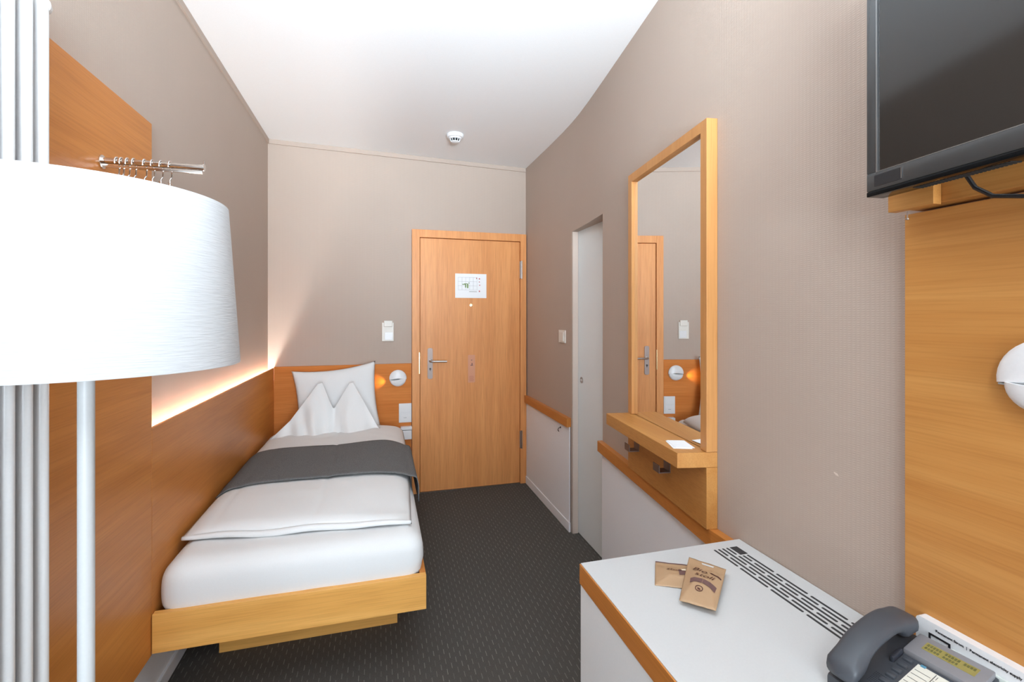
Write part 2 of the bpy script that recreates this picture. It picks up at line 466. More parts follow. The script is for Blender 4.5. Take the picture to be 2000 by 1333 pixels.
# ceiling edge trims, painted like the walls
b = MB()
b.prism([(XL, -1.0), (XL + 0.010, -1.0), (XL + 0.010, YB - 0.010), (XL, YB - 0.010)], lambda x, y: 2.665, lambda x, y: ceil_z(x) - 0.0005)
tag(b.build('trim_1', M['wall']), kind='structure')
b = MB()
def zlow(x, y): return ceil_z(x) - 0.033
b.prism([(XL, YB - 0.010), (1.19, YB - 0.010), (1.19, YB), (XL, YB)], zlow, lambda x, y: ceil_z(x) - 0.0005)
tag(b.build('trim_2', M['wall']), kind='structure')
# white lower wall and baseboard on the left, under the wood panels
b = MB().box(XL, XL + 0.003, 0.40, YB - 0.001, 0.060, 0.262)
tag(b.build('wall_panel_white', M['white_lav']), 'low white wall strip under the wood panels on the left', 'wall panel').name = 'lower_wall_panel'
b = MB()
b.box(XL, XL + 0.008, 0.40, YB - 0.001, 0, 0.052, 0.002)
b.box(XL, XL + 0.013, 0.40, YB - 0.001, 0.050, 0.062, 0.003)
tag(b.build('baseboard_left', M['white_lav']), kind='structure')
b = MB()
b.box(1.180, 1.192, 2.846, 3.786, 0, 0.062, 0.002)
tag(b.build('baseboard_right', M['white_lav']), kind='structure')
tag(MB().box(-0.73, 0.24, YB - 0.010, YB, 0, 0.062, 0.002).build('baseboard_back', M['white_lav']), kind='structure')

# ------------------------------------------------------------------ entrance door
d = thing('door_1', (0.72, 3.80, 0), 'tall wooden entrance door in a matching frame beside the bed head', kind='structure')
f = MB()
f.box(0.247, 0.306, 3.785, 3.86, 0, 2.085, 0.0015).box(1.134, 1.186, 3.785, 3.86, 0, 2.085, 0.0015).box(0.306, 1.134, 3.785, 3.86, 2.024, 2.085, 0.0015)
f.build('door_frame', M['wood_v'], d)
MB().box(0.247, 1.186, 3.862, 3.90, 0, 2.05).build('door_rebate', M['gap'], d)
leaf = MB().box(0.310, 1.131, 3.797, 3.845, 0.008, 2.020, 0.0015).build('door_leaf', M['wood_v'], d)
tag(MB().box(0.306, 1.134, 3.79, 3.862, 0, 0.007).build('threshold', M['steel'], d))
hp = MB().plate(rrect(0.040, 0.245, 0.014), (0.388, 3.797, 1.024), (1, 0, 0), (0, 0, 1), (0, -1, 0), 0.008).build('handle_plate', M['steel_d'], d, True)
b = MB().tube([(0.390, 3.789, 1.045), (0.390, 3.755, 1.045), (0.393, 3.748, 1.045), (0.402, 3.744, 1.044), (0.515, 3.744, 1.042)], 0.0085, 14)
b.lathe([(0, 0), (0.013, 0), (0.013, 0.006), (0.010, 0.008), (0, 0.008)], (0.390, 3.789, 1.045), (0, -1, 0), 20)
b.build('lever', M['steel'], hp, True)
b = MB().lathe([(0, 0), (0.008, 0), (0.008, 0.004), (0, 0.004)], (0.388, 3.789, 0.982), (0, -1, 0), 18).box(0.3855, 0.3905, 3.785, 3.789, 0.966, 0.980)
b.build('keyhole', M['black'], hp)
for z0 in (0.296, 1.712):
    b = MB().tube([(1.143, 3.777, z0), (1.143, 3.777, z0 + 0.150)], 0.007, 12).box(1.128, 1.150, 3.783, 3.786, z0 + 0.004, z0 + 0.146)
    b.build('hinge', M['steel'], d, True)
b = MB().box(0.300, 0.307, 3.7832, 3.79, 0.945, 1.115, 0.001).lathe([(0, 0), (0.005, 0), (0.004, 0.003), (0, 0.003)], (0.304, 3.785, 1.072), (0, -1, 0), 12)
b.build('strike_plate', M['brass'], d)
b = MB().lathe([(0, 0), (0.013, 0), (0.012, 0.004), (0.006, 0.005), (0, 0.003)], (0.719, 3.797, 1.490), (0, -1, 0), 20)
tag(b.build('peephole', M['brass'], d, True), 'small round pale peephole')
# papers on the door
s = thing('escape_plan', (0.716, 3.796, 1.54), 'white escape plan sheet with green and red marks, on the wooden door', 'sign')
MB().box(0.588, 0.846, 3.7945, 3.797, 1.548, 1.745, 0.0008).build('sheet', M['paper'], s)
b = MB()
X0, Z1 = 0.612, 1.716
def ln(x0, x1, z0, z1): b.box(x0, x1, 3.7938, 3.7946, z0, z1)
for k in range(6): ln(X0 + k * 0.031, X0 + k * 0.031 + 0.0012, 1.612, Z1)
for k in range(4): ln(X0, X0 + 0.156, 1.612 + k * 0.034, 1.6132 + k * 0.034)
ln(X0 + 0.09, X0 + 0.155, 1.598, 1.602)
b.build('plan_lines', M['greyink'], s)
b = MB()
for (x, z, w_, h_) in ((0.646, 1.655, 0.030, 0.007), (0.668, 1.632, 0.010, 0.026), (0.684, 1.628, 0.012, 0.034), (0.662, 1.660, 0.028, 0.006), (0.697, 1.664, 0.006, 0.010)):
    b.box(x, x + w_, 3.7932, 3.794, z, z + h_)
b.build('escape_route_print', M['green'], s)
for (x, z, w_, h_) in ((0.760, 1.704, 0.007, 0.010), (0.782, 1.700, 0.010, 0.010), (0.782, 1.676, 0.008, 0.007), (0.784, 1.650, 0.010, 0.006), (0.782, 1.598, 0.010, 0.011)):
    MB().box(x, x + w_, 3.7938, 3.7946, z, z + h_).build('symbol_print', M['redink'], s)
s = thing('door_sticker', (0.722, 3.796, 0.86), 'faint pinkish vertical sticker on the wooden door, level with the lever handle', 'sticker')
MB().plate(rrect(0.058, 0.225, 0.006), (0.722, 3.797, 0.972), (1, 0, 0), (0, 0, 1), (0, -1, 0), 0.0012).build('sheet', M['pink'], s)
b = MB()
for k, (x, w_) in enumerate(((0.704, 0.034), (0.702, 0.040), (0.704, 0.034), (0.702, 0.040), (0.703, 0.036))):
    b.box(x, x + w_, 3.7952, 3.7958, 0.872 + k * 0.009, 0.876 + k * 0.009)
b.build('small_print', M['pinkink'], s)
b = MB().box(0.714, 0.734, 3.7952, 3.7958, 0.998, 1.004).box(0.722, 0.730, 3.7952, 3.7958, 1.006, 1.018)
b.plate([(0, 0), (0.006, -0.010), (0.012, 0), (0.008, 0), (0.006, -0.004), (0.004, 0)], (0.717, 3.7958, 1.046), (1, 0, 0), (0, 0, 1), (0, -1, 0), 0.0006)
b.build('symbol', M['purple'], s)

# thermostat / card switch on the back wall
s = thing('card_switch', (0.064, 3.81, 1.20), 'white wall unit with card slot above a square button, left of the door', 'switch')
MB().box(0.019, 0.108, 3.808, 3.82, 1.205, 1.350, 0.003).build('plate', M['plastic_w'], s)
b = MB().box(0.034, 0.098, 3.796, 3.808, 1.318, 1.366, 0.004)
b.build('card_holder', M['plastic_w'], s)
MB().box(0.040, 0.100, 3.804, 3.8085, 1.215, 1.275, 0.0015).build('button', M['plastic'], s)
# right far wall switch
s = thing('light_switch', (1.195, 3.0, 1.21), 'narrow white light switch on the wall between both doors', 'switch')
xs = wall_x(3.0)
MB().box(xs - 0.008, xs, 2.945, 3.060, 1.220, 1.305, 0.002).build('plate', M['plastic_w'], s)
MB().box(xs - 0.013, xs - 0.008, 2.965, 3.040, 1.230, 1.293, 0.002).build('rocker', M['plastic_w'], s)

# ------------------------------------------------------------------ right wall: rails, white panels, sliding door
b = MB().box(1.166, 1.198, 2.850, 3.783, 0.680, 0.738, 0.002)
tag(b.build('chair_rail', M['wood_h'], loc=(1.18, 3.3, 0.68)), 'short wooden wall rail between the entrance door and the sliding door', 'rail')
b = MB().box(1.1855, 1.1915, 2.852, 3.783, 0.0625, 0.679, 0.001)
tag(b.build('wall_panel', M['white_lav'], loc=(1.188, 3.3, 0.06)), 'white panel with a small hook, low on the wall beside the entrance door', 'wall panel')
b = MB().tube([(1.185, 3.005, 0.645), (1.170, 3.005, 0.640), (1.166, 3.005, 0.628), (1.172, 3.005, 0.618)], 0.003, 8)
b.lathe([(0, 0), (0.007, 0), (0.006, 0.003), (0, 0.003)], (1.1855, 3.005, 0.645), (-1, 0, 0), 12)
tag(b.build('hook', M['black'], loc=(1.18, 3.0, 0.63), smooth=True), 'tiny dark hook on the white panel near the sliding door', 'hook')
def off_wall(y, o): return wall_x(y) - o
n1 = (0.1228, 0.9924)     # direction of the angled wall
def rail_prism(o0, o1, y0, y1, z0, z1, bev=0.0):
    ys = [y0] + [1.24] * (y0 < 1.24) + [y1]
    return MB().prism([(off_wall(y, o1), y) for y in ys] + [(off_wall(y, o0), y) for y in ys[::-1]], z0, z1, bev)
tag(rail_prism(0.0, 0.028, 1.152, 2.300, 0.683, 0.738, 0.002).build('chair_rail', M['wood_h'], loc=(1.05, 1.7, 0.68)),
    'long wooden wall rail running below the mirror down to the white cabinet', 'rail')
tag(rail_prism(0.0, 0.006, 1.152, 2.286, 0.012, 0.682).build('wall_panel', M['white_lav'], loc=(1.06, 1.7, 0)),
    'white lower wall panel under the mirror, behind the white cabinet', 'wall panel')
d = thing('door_2', (1.245, 2.4, 0), 'pale grey sliding door in a narrow opening of the right wall', kind='structure')
MB().box(1.235, 1.262, 1.95, 2.824, 0.006, 1.985, 0.001).build('door_leaf', M['slide'], d)
b = MB()
b.box(1.262, 1.29, 1.95, 2.829, 0.0, 2.0)
b.build('pocket', M['gap'], d)
MB().prism([(1.1975, 2.8225), (1.234, 2.8225), (1.234, 2.8295), (1.1975, 2.8295)], 0, 1.944).build('jamb', M['jamb'], d)
b = MB().lathe([(0, 0), (0.020, 0), (0.020, 0.0035), (0.017, 0.004), (0.0165, 0.001), (0, 0.001)], (1.235, 2.768, 0.995), (-1, 0, 0), 24)
b.build('finger_pull', M['steel'], d, True)
b = MB().box(1.2325, 1.2345, 2.752, 2.784, 0.990, 1.000)
b.build('pull_bar', M['plastic'], d)

# ------------------------------------------------------------------ mirror with shelf
U = Vector((n1[0], n1[1], 0)); N = Vector((-n1[1], n1[0], 0))
O = Vector((1.0125, 1.24, 0))
def mw(a, o, z): return O + U * a + N * o + Vector((0, 0, z))     # along wall, off wall, height
def wbox(bm_, a0, a1, o0, o1, z0, z1, bev=0.0):
    p = [mw(a0, o0, z0), mw(a1, o0, z0), mw(a1, o1, z0), mw(a0, o1, z0), mw(a0, o0, z1), mw(a1, o0, z1), mw(a1, o1, z1), mw(a0, o1, z1)]
    return bm_.hexa(p, bev)
t = thing('wall_mirror', mw(0.31, 0.02, 0.977), 'tall wall mirror in a wooden frame standing on the wooden shelf', 'mirror')
LEN = 0.622
b = MB(); wbox(b, 0.003, 0.038, 0.001, 0.038, 0.978, 2.015, 0.0012); wbox(b, LEN - 0.038, LEN, 0.001, 0.038, 0.978, 2.015, 0.0012); wbox(b, 0.038, LEN - 0.038, 0.001, 0.038, 1.980, 2.015, 0.0012)
b.build('frame', M['oak_z'], t)
b = MB(); wbox(b, 0.038, LEN - 0.038, 0.002, 0.024, 0.979, 1.980)
b.build('mirror_glass', M['mirror'], t)
t = thing('mirror_shelf', mw(0.31, 0.02, 0.74), 'thick wooden shelf with a backboard, under the wall mirror', 'shelf')
b = MB()
p = [mw(0.003, 0.001, 0), mw(LEN - 0.01, 0.001, 0), mw(LEN - 0.01, 0.140, 0), mw(0.026, 0.128, 0), mw(0.003, 0.095, 0)]
p = [mw(0.003, 0.001, 0), mw(LEN, 0.001, 0), mw(LEN, 0.138, 0), mw(0.012, 0.130, 0)]
b.prism([(q.x, q.y) for q in p], 0.930, 0.977, 0.0015)
b.build('shelf_board', M['oak_y'], t)
b = MB(); wbox(b, 0.003, LEN, 0.001, 0.038, 0.7385, 0.9295, 0.001)
b.build('backboard', M['oak_y'], t)
for a in (0.505, 0.235):
    b = MB()
    wbox(b, a, a + 0.048, 0.038, 0.082, 0.838, 0.8415); wbox(b, a, a + 0.048, 0.079, 0.082, 0.8415, 0.866)
    wbox(b, a, a + 0.048, 0.0382, 0.0405, 0.8415, 0.872)
    b.build('hook', M['steel_d'], t)
b = MB()
p = [mw(0.045, 0.060, 0), mw(0.135, 0.045, 0), mw(0.150, 0.100, 0), mw(0.060, 0.118, 0)]
b.prism([(q.x, q.y) for q in p], 0.9775, 0.9785)
p = [mw(0.050, 0.050, 0), mw(0.140, 0.038, 0), mw(0.152, 0.095, 0), mw(0.065, 0.108, 0)]
b.prism([(q.x, q.y) for q in p], 0.9787, 0.9797)
tag(b.build('card', M['paper'], loc=mw(0.1, 0.08, 0.9775)), 'white folded card on the near end of the mirror shelf', 'card')

# ------------------------------------------------------------------ left side: panels, ledge lighting
tag(MB().box(-0.7865, -0.742, 0.45, 1.872, 0.252, 2.051, 0.001).build('wood_panel', M['wood_h'], loc=(-0.752, 1.2, 0.252)),
    'tall orange-brown wood panel on the left wall behind the floor lamp', 'wall panel')
low = tag(MB().box(-0.752, -0.742, 1.8735, 3.7965, 0.263, 1.021, 0.001).build('wood_panel', M['wood_h'], loc=(-0.747, 2.8, 0.252)),
    'long low wood panel beside the bed with a lit gap behind its top', 'wall panel')
MB().box(-0.7865, -0.7525, 1.875, 3.795, 0.90, 0.930).build('spacer', M['white'], low)
b = MB().tube([(-0.7788, 1.90, 0.960), (-0.7788, 3.78, 0.960)], 0.0074, 12)
tag(b.build('light_tube', M['light_strip'], loc=(-0.7788, 2.84, 0.960), smooth=True), 'glowing light tube hidden in the gap above the bedside panel', 'light')
b = MB().box(-0.742, 0.243, 3.797, 3.819, 0.252, 1.028, 0.001)
tag(b.build('headboard', M['wood_hx'], loc=(-0.25, 3.81, 0.252)), 'low wooden headboard panel on the back wall behind the pillows', 'headboard')

# ------------------------------------------------------------------ reading lamps
def reading_lamp(c, out, across, label, lit, tilt):
    """round wall lamp: disc plate, domed upper cover, swivelling lower head"""
    c = Vector(c); n = Vector(out); a = Vector(across); z = Vector((0, 0, 1))
    t = thing('reading_lamp', c, label, 'wall lamp', 'round white reading lamps')
    R = 0.066
    RP = R - 0.003 if lit else 0.040
    b = MB().lathe([(0, 0), (RP - 0.003, 0), (RP, 0.002), (RP, 0.010), (0, 0.010)], c, n, 40)
    b.build('wall_plate', M['plastic'], t, True)
    b = MB()
    # upper cover: part of a dome above the cut line
    K = 20; J = 6; vs = {}
    for i in range(K + 1):
        th = -0.12 + (PI + 0.24) * i / K
        for j in range(J + 1):
            ph = PI / 2 * j / J
            rr = R * math.cos(ph); h = 0.010 + 0.016 * math.sin(ph)
            if j == J: rr = 0.0
            p = c + a * (rr * math.cos(th)) + z * max(rr * math.sin(th), -0.008) + n * h
            vs[i, j] = b.bm.verts.new(p)
    for i in range(K):
        for j in range(J):
            b.bm.faces.new((vs[i, j], vs[i + 1, j], vs[i + 1, j + 1], vs[i, j + 1]))
    b.bm.faces.new([vs[0, j] for j in range(J + 1)] + [vs[K, j] for j in range(J - 1, -1, -1)])
    bmesh.ops.remove_doubles(b.bm, verts=b.bm.verts[:], dist=1e-5)
    b.build('cover', M['plastic'], t, True)
    b = MB(); K2 = 20; gv = []
    for i in range(K2 + 1):
        rr = -0.060 + 0.120 * i / K2; hh = 0.0100 + 0.0165 * math.sqrt(max(0.0, 1 - (rr / R) ** 2))
        gv.append((b.bm.verts.new(c + a * rr - z * 0.0108 + n * 0.009), b.bm.verts.new(c + a * rr - z * 0.0108 + n * hh), b.bm.verts.new(c + a * rr - z * 0.0082 + n * hh), b.bm.verts.new(c + a * rr - z * 0.0082 + n * 0.009)))
    for i in range(K2):
        for q_ in range(4):
            r_ = (q_ + 1) % 4
            b.bm.faces.new((gv[i][q_], gv[i][r_], gv[i+1][r_], gv[i+1][q_]))
    b.build('seam', M['greyink'], t)
    # swivelling head: flattened half ball
    b = MB()
    hc = c + z * (-0.010) + n * (0.011 if lit else 0.020)
    rx = 0.060 if lit else 0.050; K = 24; J = 8; vs = {}
    q = Matrix.Rotation(tilt, 3, n)
    for i in range(K):
        th = 2 * PI * i / K
        for j in range(J + 1):
            ph = PI / 2 * j / J
            lx = rx * math.cos(ph) * math.cos(th); ly = 0.016 * math.cos(ph) * math.sin(th) + (0.004 if lit else 0.0); lz = -(0.050 if lit else 0.042) * math.sin(ph)
            vs[i, j] = b.bm.verts.new(hc + q @ (a * lx + n * ly + z * lz)) if not (j == J and i > 0) else vs[0, J]
    for i in range(K):
        l = (i + 1) % K
        for j in range(J):
            qd = []
            for w_ in (vs[i, j], vs[l, j], vs[l, j + 1], vs[i, j + 1]):
                if w_ not in qd: qd.append(w_)
            b.bm.faces.new(qd)
    b.bm.faces.new([vs[i, 0] for i in range(K)][::-1])
    b.build('lamp_head', M['plastic'], t, True)
    return t
l1 = reading_lamp((0.139, 3.797, 0.916), (0, -1, 0), (1, 0, 0), 'round white reading lamp on the headboard, glowing warm beside the pillow', True, 0.16)
pl = bpy.data.lights.new('reading_lamp_light', 'SPOT'); pl.energy = 1.0; pl.color = (1.0, 0.60, 0.16); pl.shadow_soft_size = 0.008
pl.spot_size = math.radians(80); pl.spot_blend = 1.0
po = bpy.data.objects.new('reading_lamp_light', pl); COL.objects.link(po); po.location = (0.072, 3.758, 0.893)
po.rotation_euler = (0, PI / 2 * 1.0, 0)
po.rotation_euler = Vector((-1, 0.30, 0.0)).to_track_quat('-Z', 'Y').to_euler()
reading_lamp((0.990, 0.470, 1.300), (-1, 0, 0), (0, -1, 0), 'round white reading lamp on the right wood panel, cut by the picture edge', False, -0.10)

# sockets by the bed
s = thing('wall_socket', (0.195, 3.795, 0.56), 'white double socket plate on the headboard beside the door frame', 'socket')
MB().box(0.146, 0.243, 3.788, 3.797, 0.568, 0.717, 0.003).build('plate', M['plastic'], s)
MB().box(0.157, 0.232, 3.786, 3.7885, 0.648, 0.706, 0.002).build('rocker', M['plastic'], s)
MB().box(0.157, 0.232, 3.786, 3.7885, 0.580, 0.638, 0.002).build('socket_insert', M['plastic'], s)
b = MB()
for x in (0.186, 0.194, 0.202): b.lathe([(0, 0), (0.0028, 0), (0.0028, 0.0012), (0, 0.0012)], (x, 3.786, 0.606), (0, -1, 0), 10)
b.build('pin_hole', M['greyink'], s)
s = thing('bedside_box', (0.205, 3.77, 0.44), 'small white box with a lid on the headboard, below the socket plate', 'box')
MB().box(0.160, 0.243, 3.752, 3.797, 0.442, 0.512, 0.004).build('body', M['plastic'], s)
MB().box(0.158, 0.244, 3.750, 3.797, 0.516, 0.540, 0.003).build('lid', M['plastic'], s)
MB().box(0.164, 0.240, 3.756, 3.797, 0.510, 0.518).build('seam', M['gap'], s)

# ------------------------------------------------------------------ bed
t = thing('bed', (-0.28, 2.8, 0), 'low wooden bed base with an overhanging front board and recessed plinth', 'bed')
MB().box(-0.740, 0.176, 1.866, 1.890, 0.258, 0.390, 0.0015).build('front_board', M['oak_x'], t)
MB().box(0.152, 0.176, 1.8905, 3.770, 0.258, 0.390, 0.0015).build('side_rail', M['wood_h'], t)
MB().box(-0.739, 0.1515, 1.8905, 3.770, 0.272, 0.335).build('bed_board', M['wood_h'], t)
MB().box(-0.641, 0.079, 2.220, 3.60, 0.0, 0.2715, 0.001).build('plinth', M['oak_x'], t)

def nz(x, y, z=0.0, s=1.0): return noise.noise(Vector((x * s, y * s, z)))
# mattress: rounded, bulging box
def grid_box(x0, x1, y0, y1, z0, z1, nx, ny, nzz, rad, bulge):
    bm = bmesh.new(); key = {}
    cx, cy, cz = (x0+x1)/2, (y0+y1)/2, (z0+z1)/2; hx, hy, hz = (x1-x0)/2, (y1-y0)/2, (z1-z0)/2
    def v(i, j, k):
        if (i, j, k) in key: return key[i, j, k]
        p = Vector((-hx + 2*hx*i/nx, -hy + 2*hy*j/ny, -hz + 2*hz*k/nzz))
        q = Vector((max(-hx+rad, min(hx-rad, p.x)), max(-hy+rad, min(hy-rad, p.y)), max(-hz+rad, min(hz-rad, p.z))))
        d = p - q
        if d.length > 1e-9: p = q + d.normalized() * min(rad, d.length if d.length < rad else rad)
        fz = 1 - (p.z / hz) ** 2
        p.x += bulge * fz * (p.x / hx) ** 5; p.y += bulge * fz * (p.y / hy) ** 5
        key[i, j, k] = bm.verts.new((p.x + cx, p.y + cy, p.z + cz)); return key[i, j, k]
    for i in range(nx):
        for j in range(ny):
            bm.faces.new((v(i,j,0), v(i,j+1,0), v(i+1,j+1,0), v(i+1,j,0))); bm.faces.new((v(i,j,nzz), v(i+1,j,nzz), v(i+1,j+1,nzz), v(i,j+1,nzz)))
    for i in range(nx):
        for k in range(nzz):
            bm.faces.new((v(i,0,k), v(i+1,0,k), v(i+1,0,k+1), v(i,0,k+1))); bm.faces.new((v(i,ny,k), v(i,ny,k+1), v(i+1,ny,k+1), v(i+1,ny,k)))
    for j in range(ny):
        for k in range(nzz):
            bm.faces.new((v(0,j,k), v(0,j,k+1), v(0,j+1,k+1), v(0,j+1,k))); bm.faces.new((v(nx,j,k), v(nx,j+1,k), v(nx,j+1,k+1), v(nx,j,k+1)))
    return bm
m = MB(); m.bm.free(); m.bm = grid_box(-0.726, 0.158, 1.896, 3.745, 0.3365, 0.540, 40, 60, 16, 0.060, 0.014)
for v in m.bm.verts:
    v.co.z += 0.003 * nz(v.co.x, v.co.y, 0, 6) if v.co.z > 0.5 else 0
    if v.co.y < 1.93: v.co.y += 0.003 * nz(v.co.x, v.co.z, 1.3, 7)
    if v.co.z < 0.42 and v.co.x > 0.12: v.co.x -= 0.004
tag(m.build('mattress', M['linen'], smooth=True, angle=180, loc=(-0.28, 2.8, 0.335)), 'thick mattress in a white fitted sheet on the wooden bed base', 'mattress')

# duvet: closed quilt with soft rounded rim
def bed_top(x, y):
    """upper surface of the duvet"""
    xc, a = -0.275, 0.462
    s = (x - xc) / a
    zc = 0.606 + 0.010 * (y - 2.0) / 1.5
    drop = 0.050 * min(1.0, abs(s)) ** 6
    z = zc - drop
    z += 0.016 * math.exp(-((x - 0.0) / 0.17) ** 2) * math.exp(-((y - 2.95) / 0.45) ** 2)
    z += 0.007 * nz(x, y, 0.0, 3.1) + 0.0022 * nz(x, y * 1.4, 3.0, 9.0)
    z -= 0.0045 * math.exp(-((x + 0.255 - 0.02 * math.sin(y * 3)) / 0.010) ** 2)       # centre seam
    z -= 0.0035 * math.exp(-((x + 0.600 - 0.03 * math.sin(y * 2.2)) / 0.012) ** 2) * (1 if y < 2.6 else 0.3)
    return z
Y0, Y1 = 1.985, 3.58
b = MB(); NX, NY = 72, 110; top = {}; bot = {}
for i in range(NX + 1):
    s = -1 + 2 * i / NX
    for j in range(NY + 1):
        r = j / NY
        xr = 0.128 + 0.040 * min(1, max(0, (r - 0.02) / 0.55))           # right edge spreads towards the head
        xl = -0.726
        x = (xl + xr) / 2 + (xr - xl) / 2 * s
        yfront = Y0 + 0.085 * (1 - (s + 1) / 2) + 0.006 * math.sin(5 * s)
        yback = Y1 - 0.02
        y = yfront + (yback - yfront) * r
        rim = min(1.0, min((1 - abs(s)) * (xr - xl) / 2, (y - yfront), (yback - y)) / 0.055)
        rim = max(0.0, rim); f = math.sqrt(max(0.0, 1 - (1 - rim) ** 2))
        zb = 0.550 - 0.006 * (s > 0.9)
        zt = bed_top(x, y) - 0.022 * (1 - min(1, (y - yfront) / 0.30)) ** 1.5 - 0.012 * (s + 1) / 2 * (1 - r)
        top[i, j] = b.bm.verts.new((x, y, zb + (zt - zb) * f + 0.004))
        if 0 < i < NX and 0 < j < NY:
            bot[i, j] = b.bm.verts.new((x, y, zb))
        else: bot[i, j] = top[i, j]
for i in range(NX):
    for j in range(NY):
        b.bm.faces.new((top[i, j], top[i+1, j], top[i+1, j+1], top[i, j+1]))
        q = []
        for w_ in (bot[i, j], bot[i, j+1], bot[i+1, j+1], bot[i+1, j]):
            if w_ not in q: q.append(w_)
        if len(q) > 2:
            try: b.bm.faces.new(q)
            except ValueError: pass
du = thing('duvet', (-0.28, 2.8, 0.55), 'white duvet spread over the mattress under the grey runner', 'duvet')
b.build('cover', M['linen'], du, smooth=True, angle=180)
# folded hem along the front edge
b = MB(); pts = []
for k in range(41):
    s = -1 + 2 * k / 40
    x = -0.299 + 0.424 * s
    pts.append((x, Y0 + 0.078 * (1 - (s + 1) / 2) + 0.006 * math.sin(5 * s) + 0.003, 0.556 + 0.003 * math.sin(9 * s + 1)))
b.tube(pts, [0.004 + 0.009 * math.sin(PI * (0.04 + 0.92 * k / 40)) ** 0.5 for k in range(41)], 10)
b.build('hem', M['linen'], du, smooth=True, angle=180)

# runner
b = MB(); NX, NY = 90, 24; g = {}
for i in range(NX + 1):
    s = i / NX
    for j in range(NY + 1):
        r = j / NY
        # arc parameter: left edge tucked, flat top, right side hangs down
        L = 1.045; d_ = s * L
        x = -0.722 + d_
        y0 = 2.455 - 0.02 * s + 0.008 * math.sin(6 * s); y1 = 3.05 - 0.05 * s
        y = y0 + (y1 - y0) * r
        if x < 0.150:
            z = bed_top(x, y) + 0.010
            # the duvet top is a little lower on the right near the front
        else:
            k = (x - 0.150) / (0.323 - 0.150)
            e = k * PI / 2 if k < 0.4 else 0.4 * PI / 2
            x2 = 0.150 + 0.040 * math.sin(min(1, k * 1.6) * PI / 2)
            z2 = bed_top(0.150, y) + 0.010 - 0.030 * (1 - math.cos(min(1, k * 1.6) * PI / 2)) - max(0, k - 0.35) * 0.155
            x, z = x2 , z2
        if x < -0.68: z -= 0.012 * ((-0.68 - x) / 0.04)
        g[i, j] = b.bm.verts.new((x, y, z))
for i in range(NX):
    for j in range(NY): b.bm.faces.new((g[i, j], g[i+1, j], g[i+1, j+1], g[i, j+1]))
ru = b.build('bed_runner', M['felt'], smooth=True, angle=180, loc=(-0.28, 2.75, 0.6))
so = ru.modifiers.new('solid', 'SOLIDIFY'); so.thickness = 0.004; so.offset = 1
tag(ru, 'dark grey felt runner draped across the white duvet', 'bed runner')

# pillow leaning on the headboard
def pillow(name, TL, TR, BR, BL, th, mat, label, cat, sag=0.0, bow=0.03, seed=0, n=40):
    TL, TR, BR, BL = map(Vector, (TL, TR, BR, BL))
    nrm = (TR - TL).cross(BL - TL).normalized()
    if nrm.y > 0: nrm = -nrm
    b = MB(); F, Bk = {}, {}
    for i in range(n + 1):
        u = i / n; s = 2 * u - 1
        for j in range(n + 1):
            v = j / n; t_ = 2 * v - 1
            p = (TL * (1 - u) + TR * u) * (1 - v) + (BL * (1 - u) + BR * u) * v
            # edges bow inwards, corners stay pointed
            side = (TR - TL).normalized(); dn = (BL - TL).normalized()
            p -= side * s * bow * (1 - t_ ** 2) * abs(s) ** 2
            p -= dn * t_ * bow * (1 - s ** 2) * abs(t_) ** 2
            if t_ < 0: p += dn * sag * (1 - s ** 2) * t_ ** 2
            h = th / 2 * ((1 - abs(s) ** 2.4) * (1 - abs(t_) ** 2.4)) ** 0.48
            w_ = 0.006 * noise.noise(Vector((s * 2.2, t_ * 2.2, seed))) + 0.003 * noise.noise(Vector((s * 6, t_ * 3, seed + 5)))
            e = (1 - s ** 4) * (1 - t_ ** 4)
            F[i, j] = b.bm.verts.new(p + nrm * (h + w_ * e))
            Bk[i, j] = b.bm.verts.new(p - nrm * (h * 0.75)) if 0 < i < n and 0 < j < n else F[i, j]
    for i in range(n):
        for j in range(n):
            b.bm.faces.new((F[i, j], F[i+1, j], F[i+1, j+1], F[i, j+1]))
            q = []
            for w_ in (Bk[i, j], Bk[i, j+1], Bk[i+1, j+1], Bk[i+1, j]):
                if w_ not in q: q.append(w_)
            if len(q) > 2:
                try: b.bm.faces.new(q)
                except ValueError: pass
    o = b.build(name, mat, smooth=True, angle=180, loc=tuple((TL + TR + BL + BR) / 4))
    return tag(o, label, cat)
pillow('pillow', (-0.615, 3.735, 1.000), (-0.030, 3.725, 1.062), (0.008, 3.640, 0.585), (-0.560, 3.640, 0.590), 0.125, M['linen_pillow'],
       'large white pillow leaning upright against the wooden headboard', 'pillow', sag=0.012, bow=0.020, seed=2)

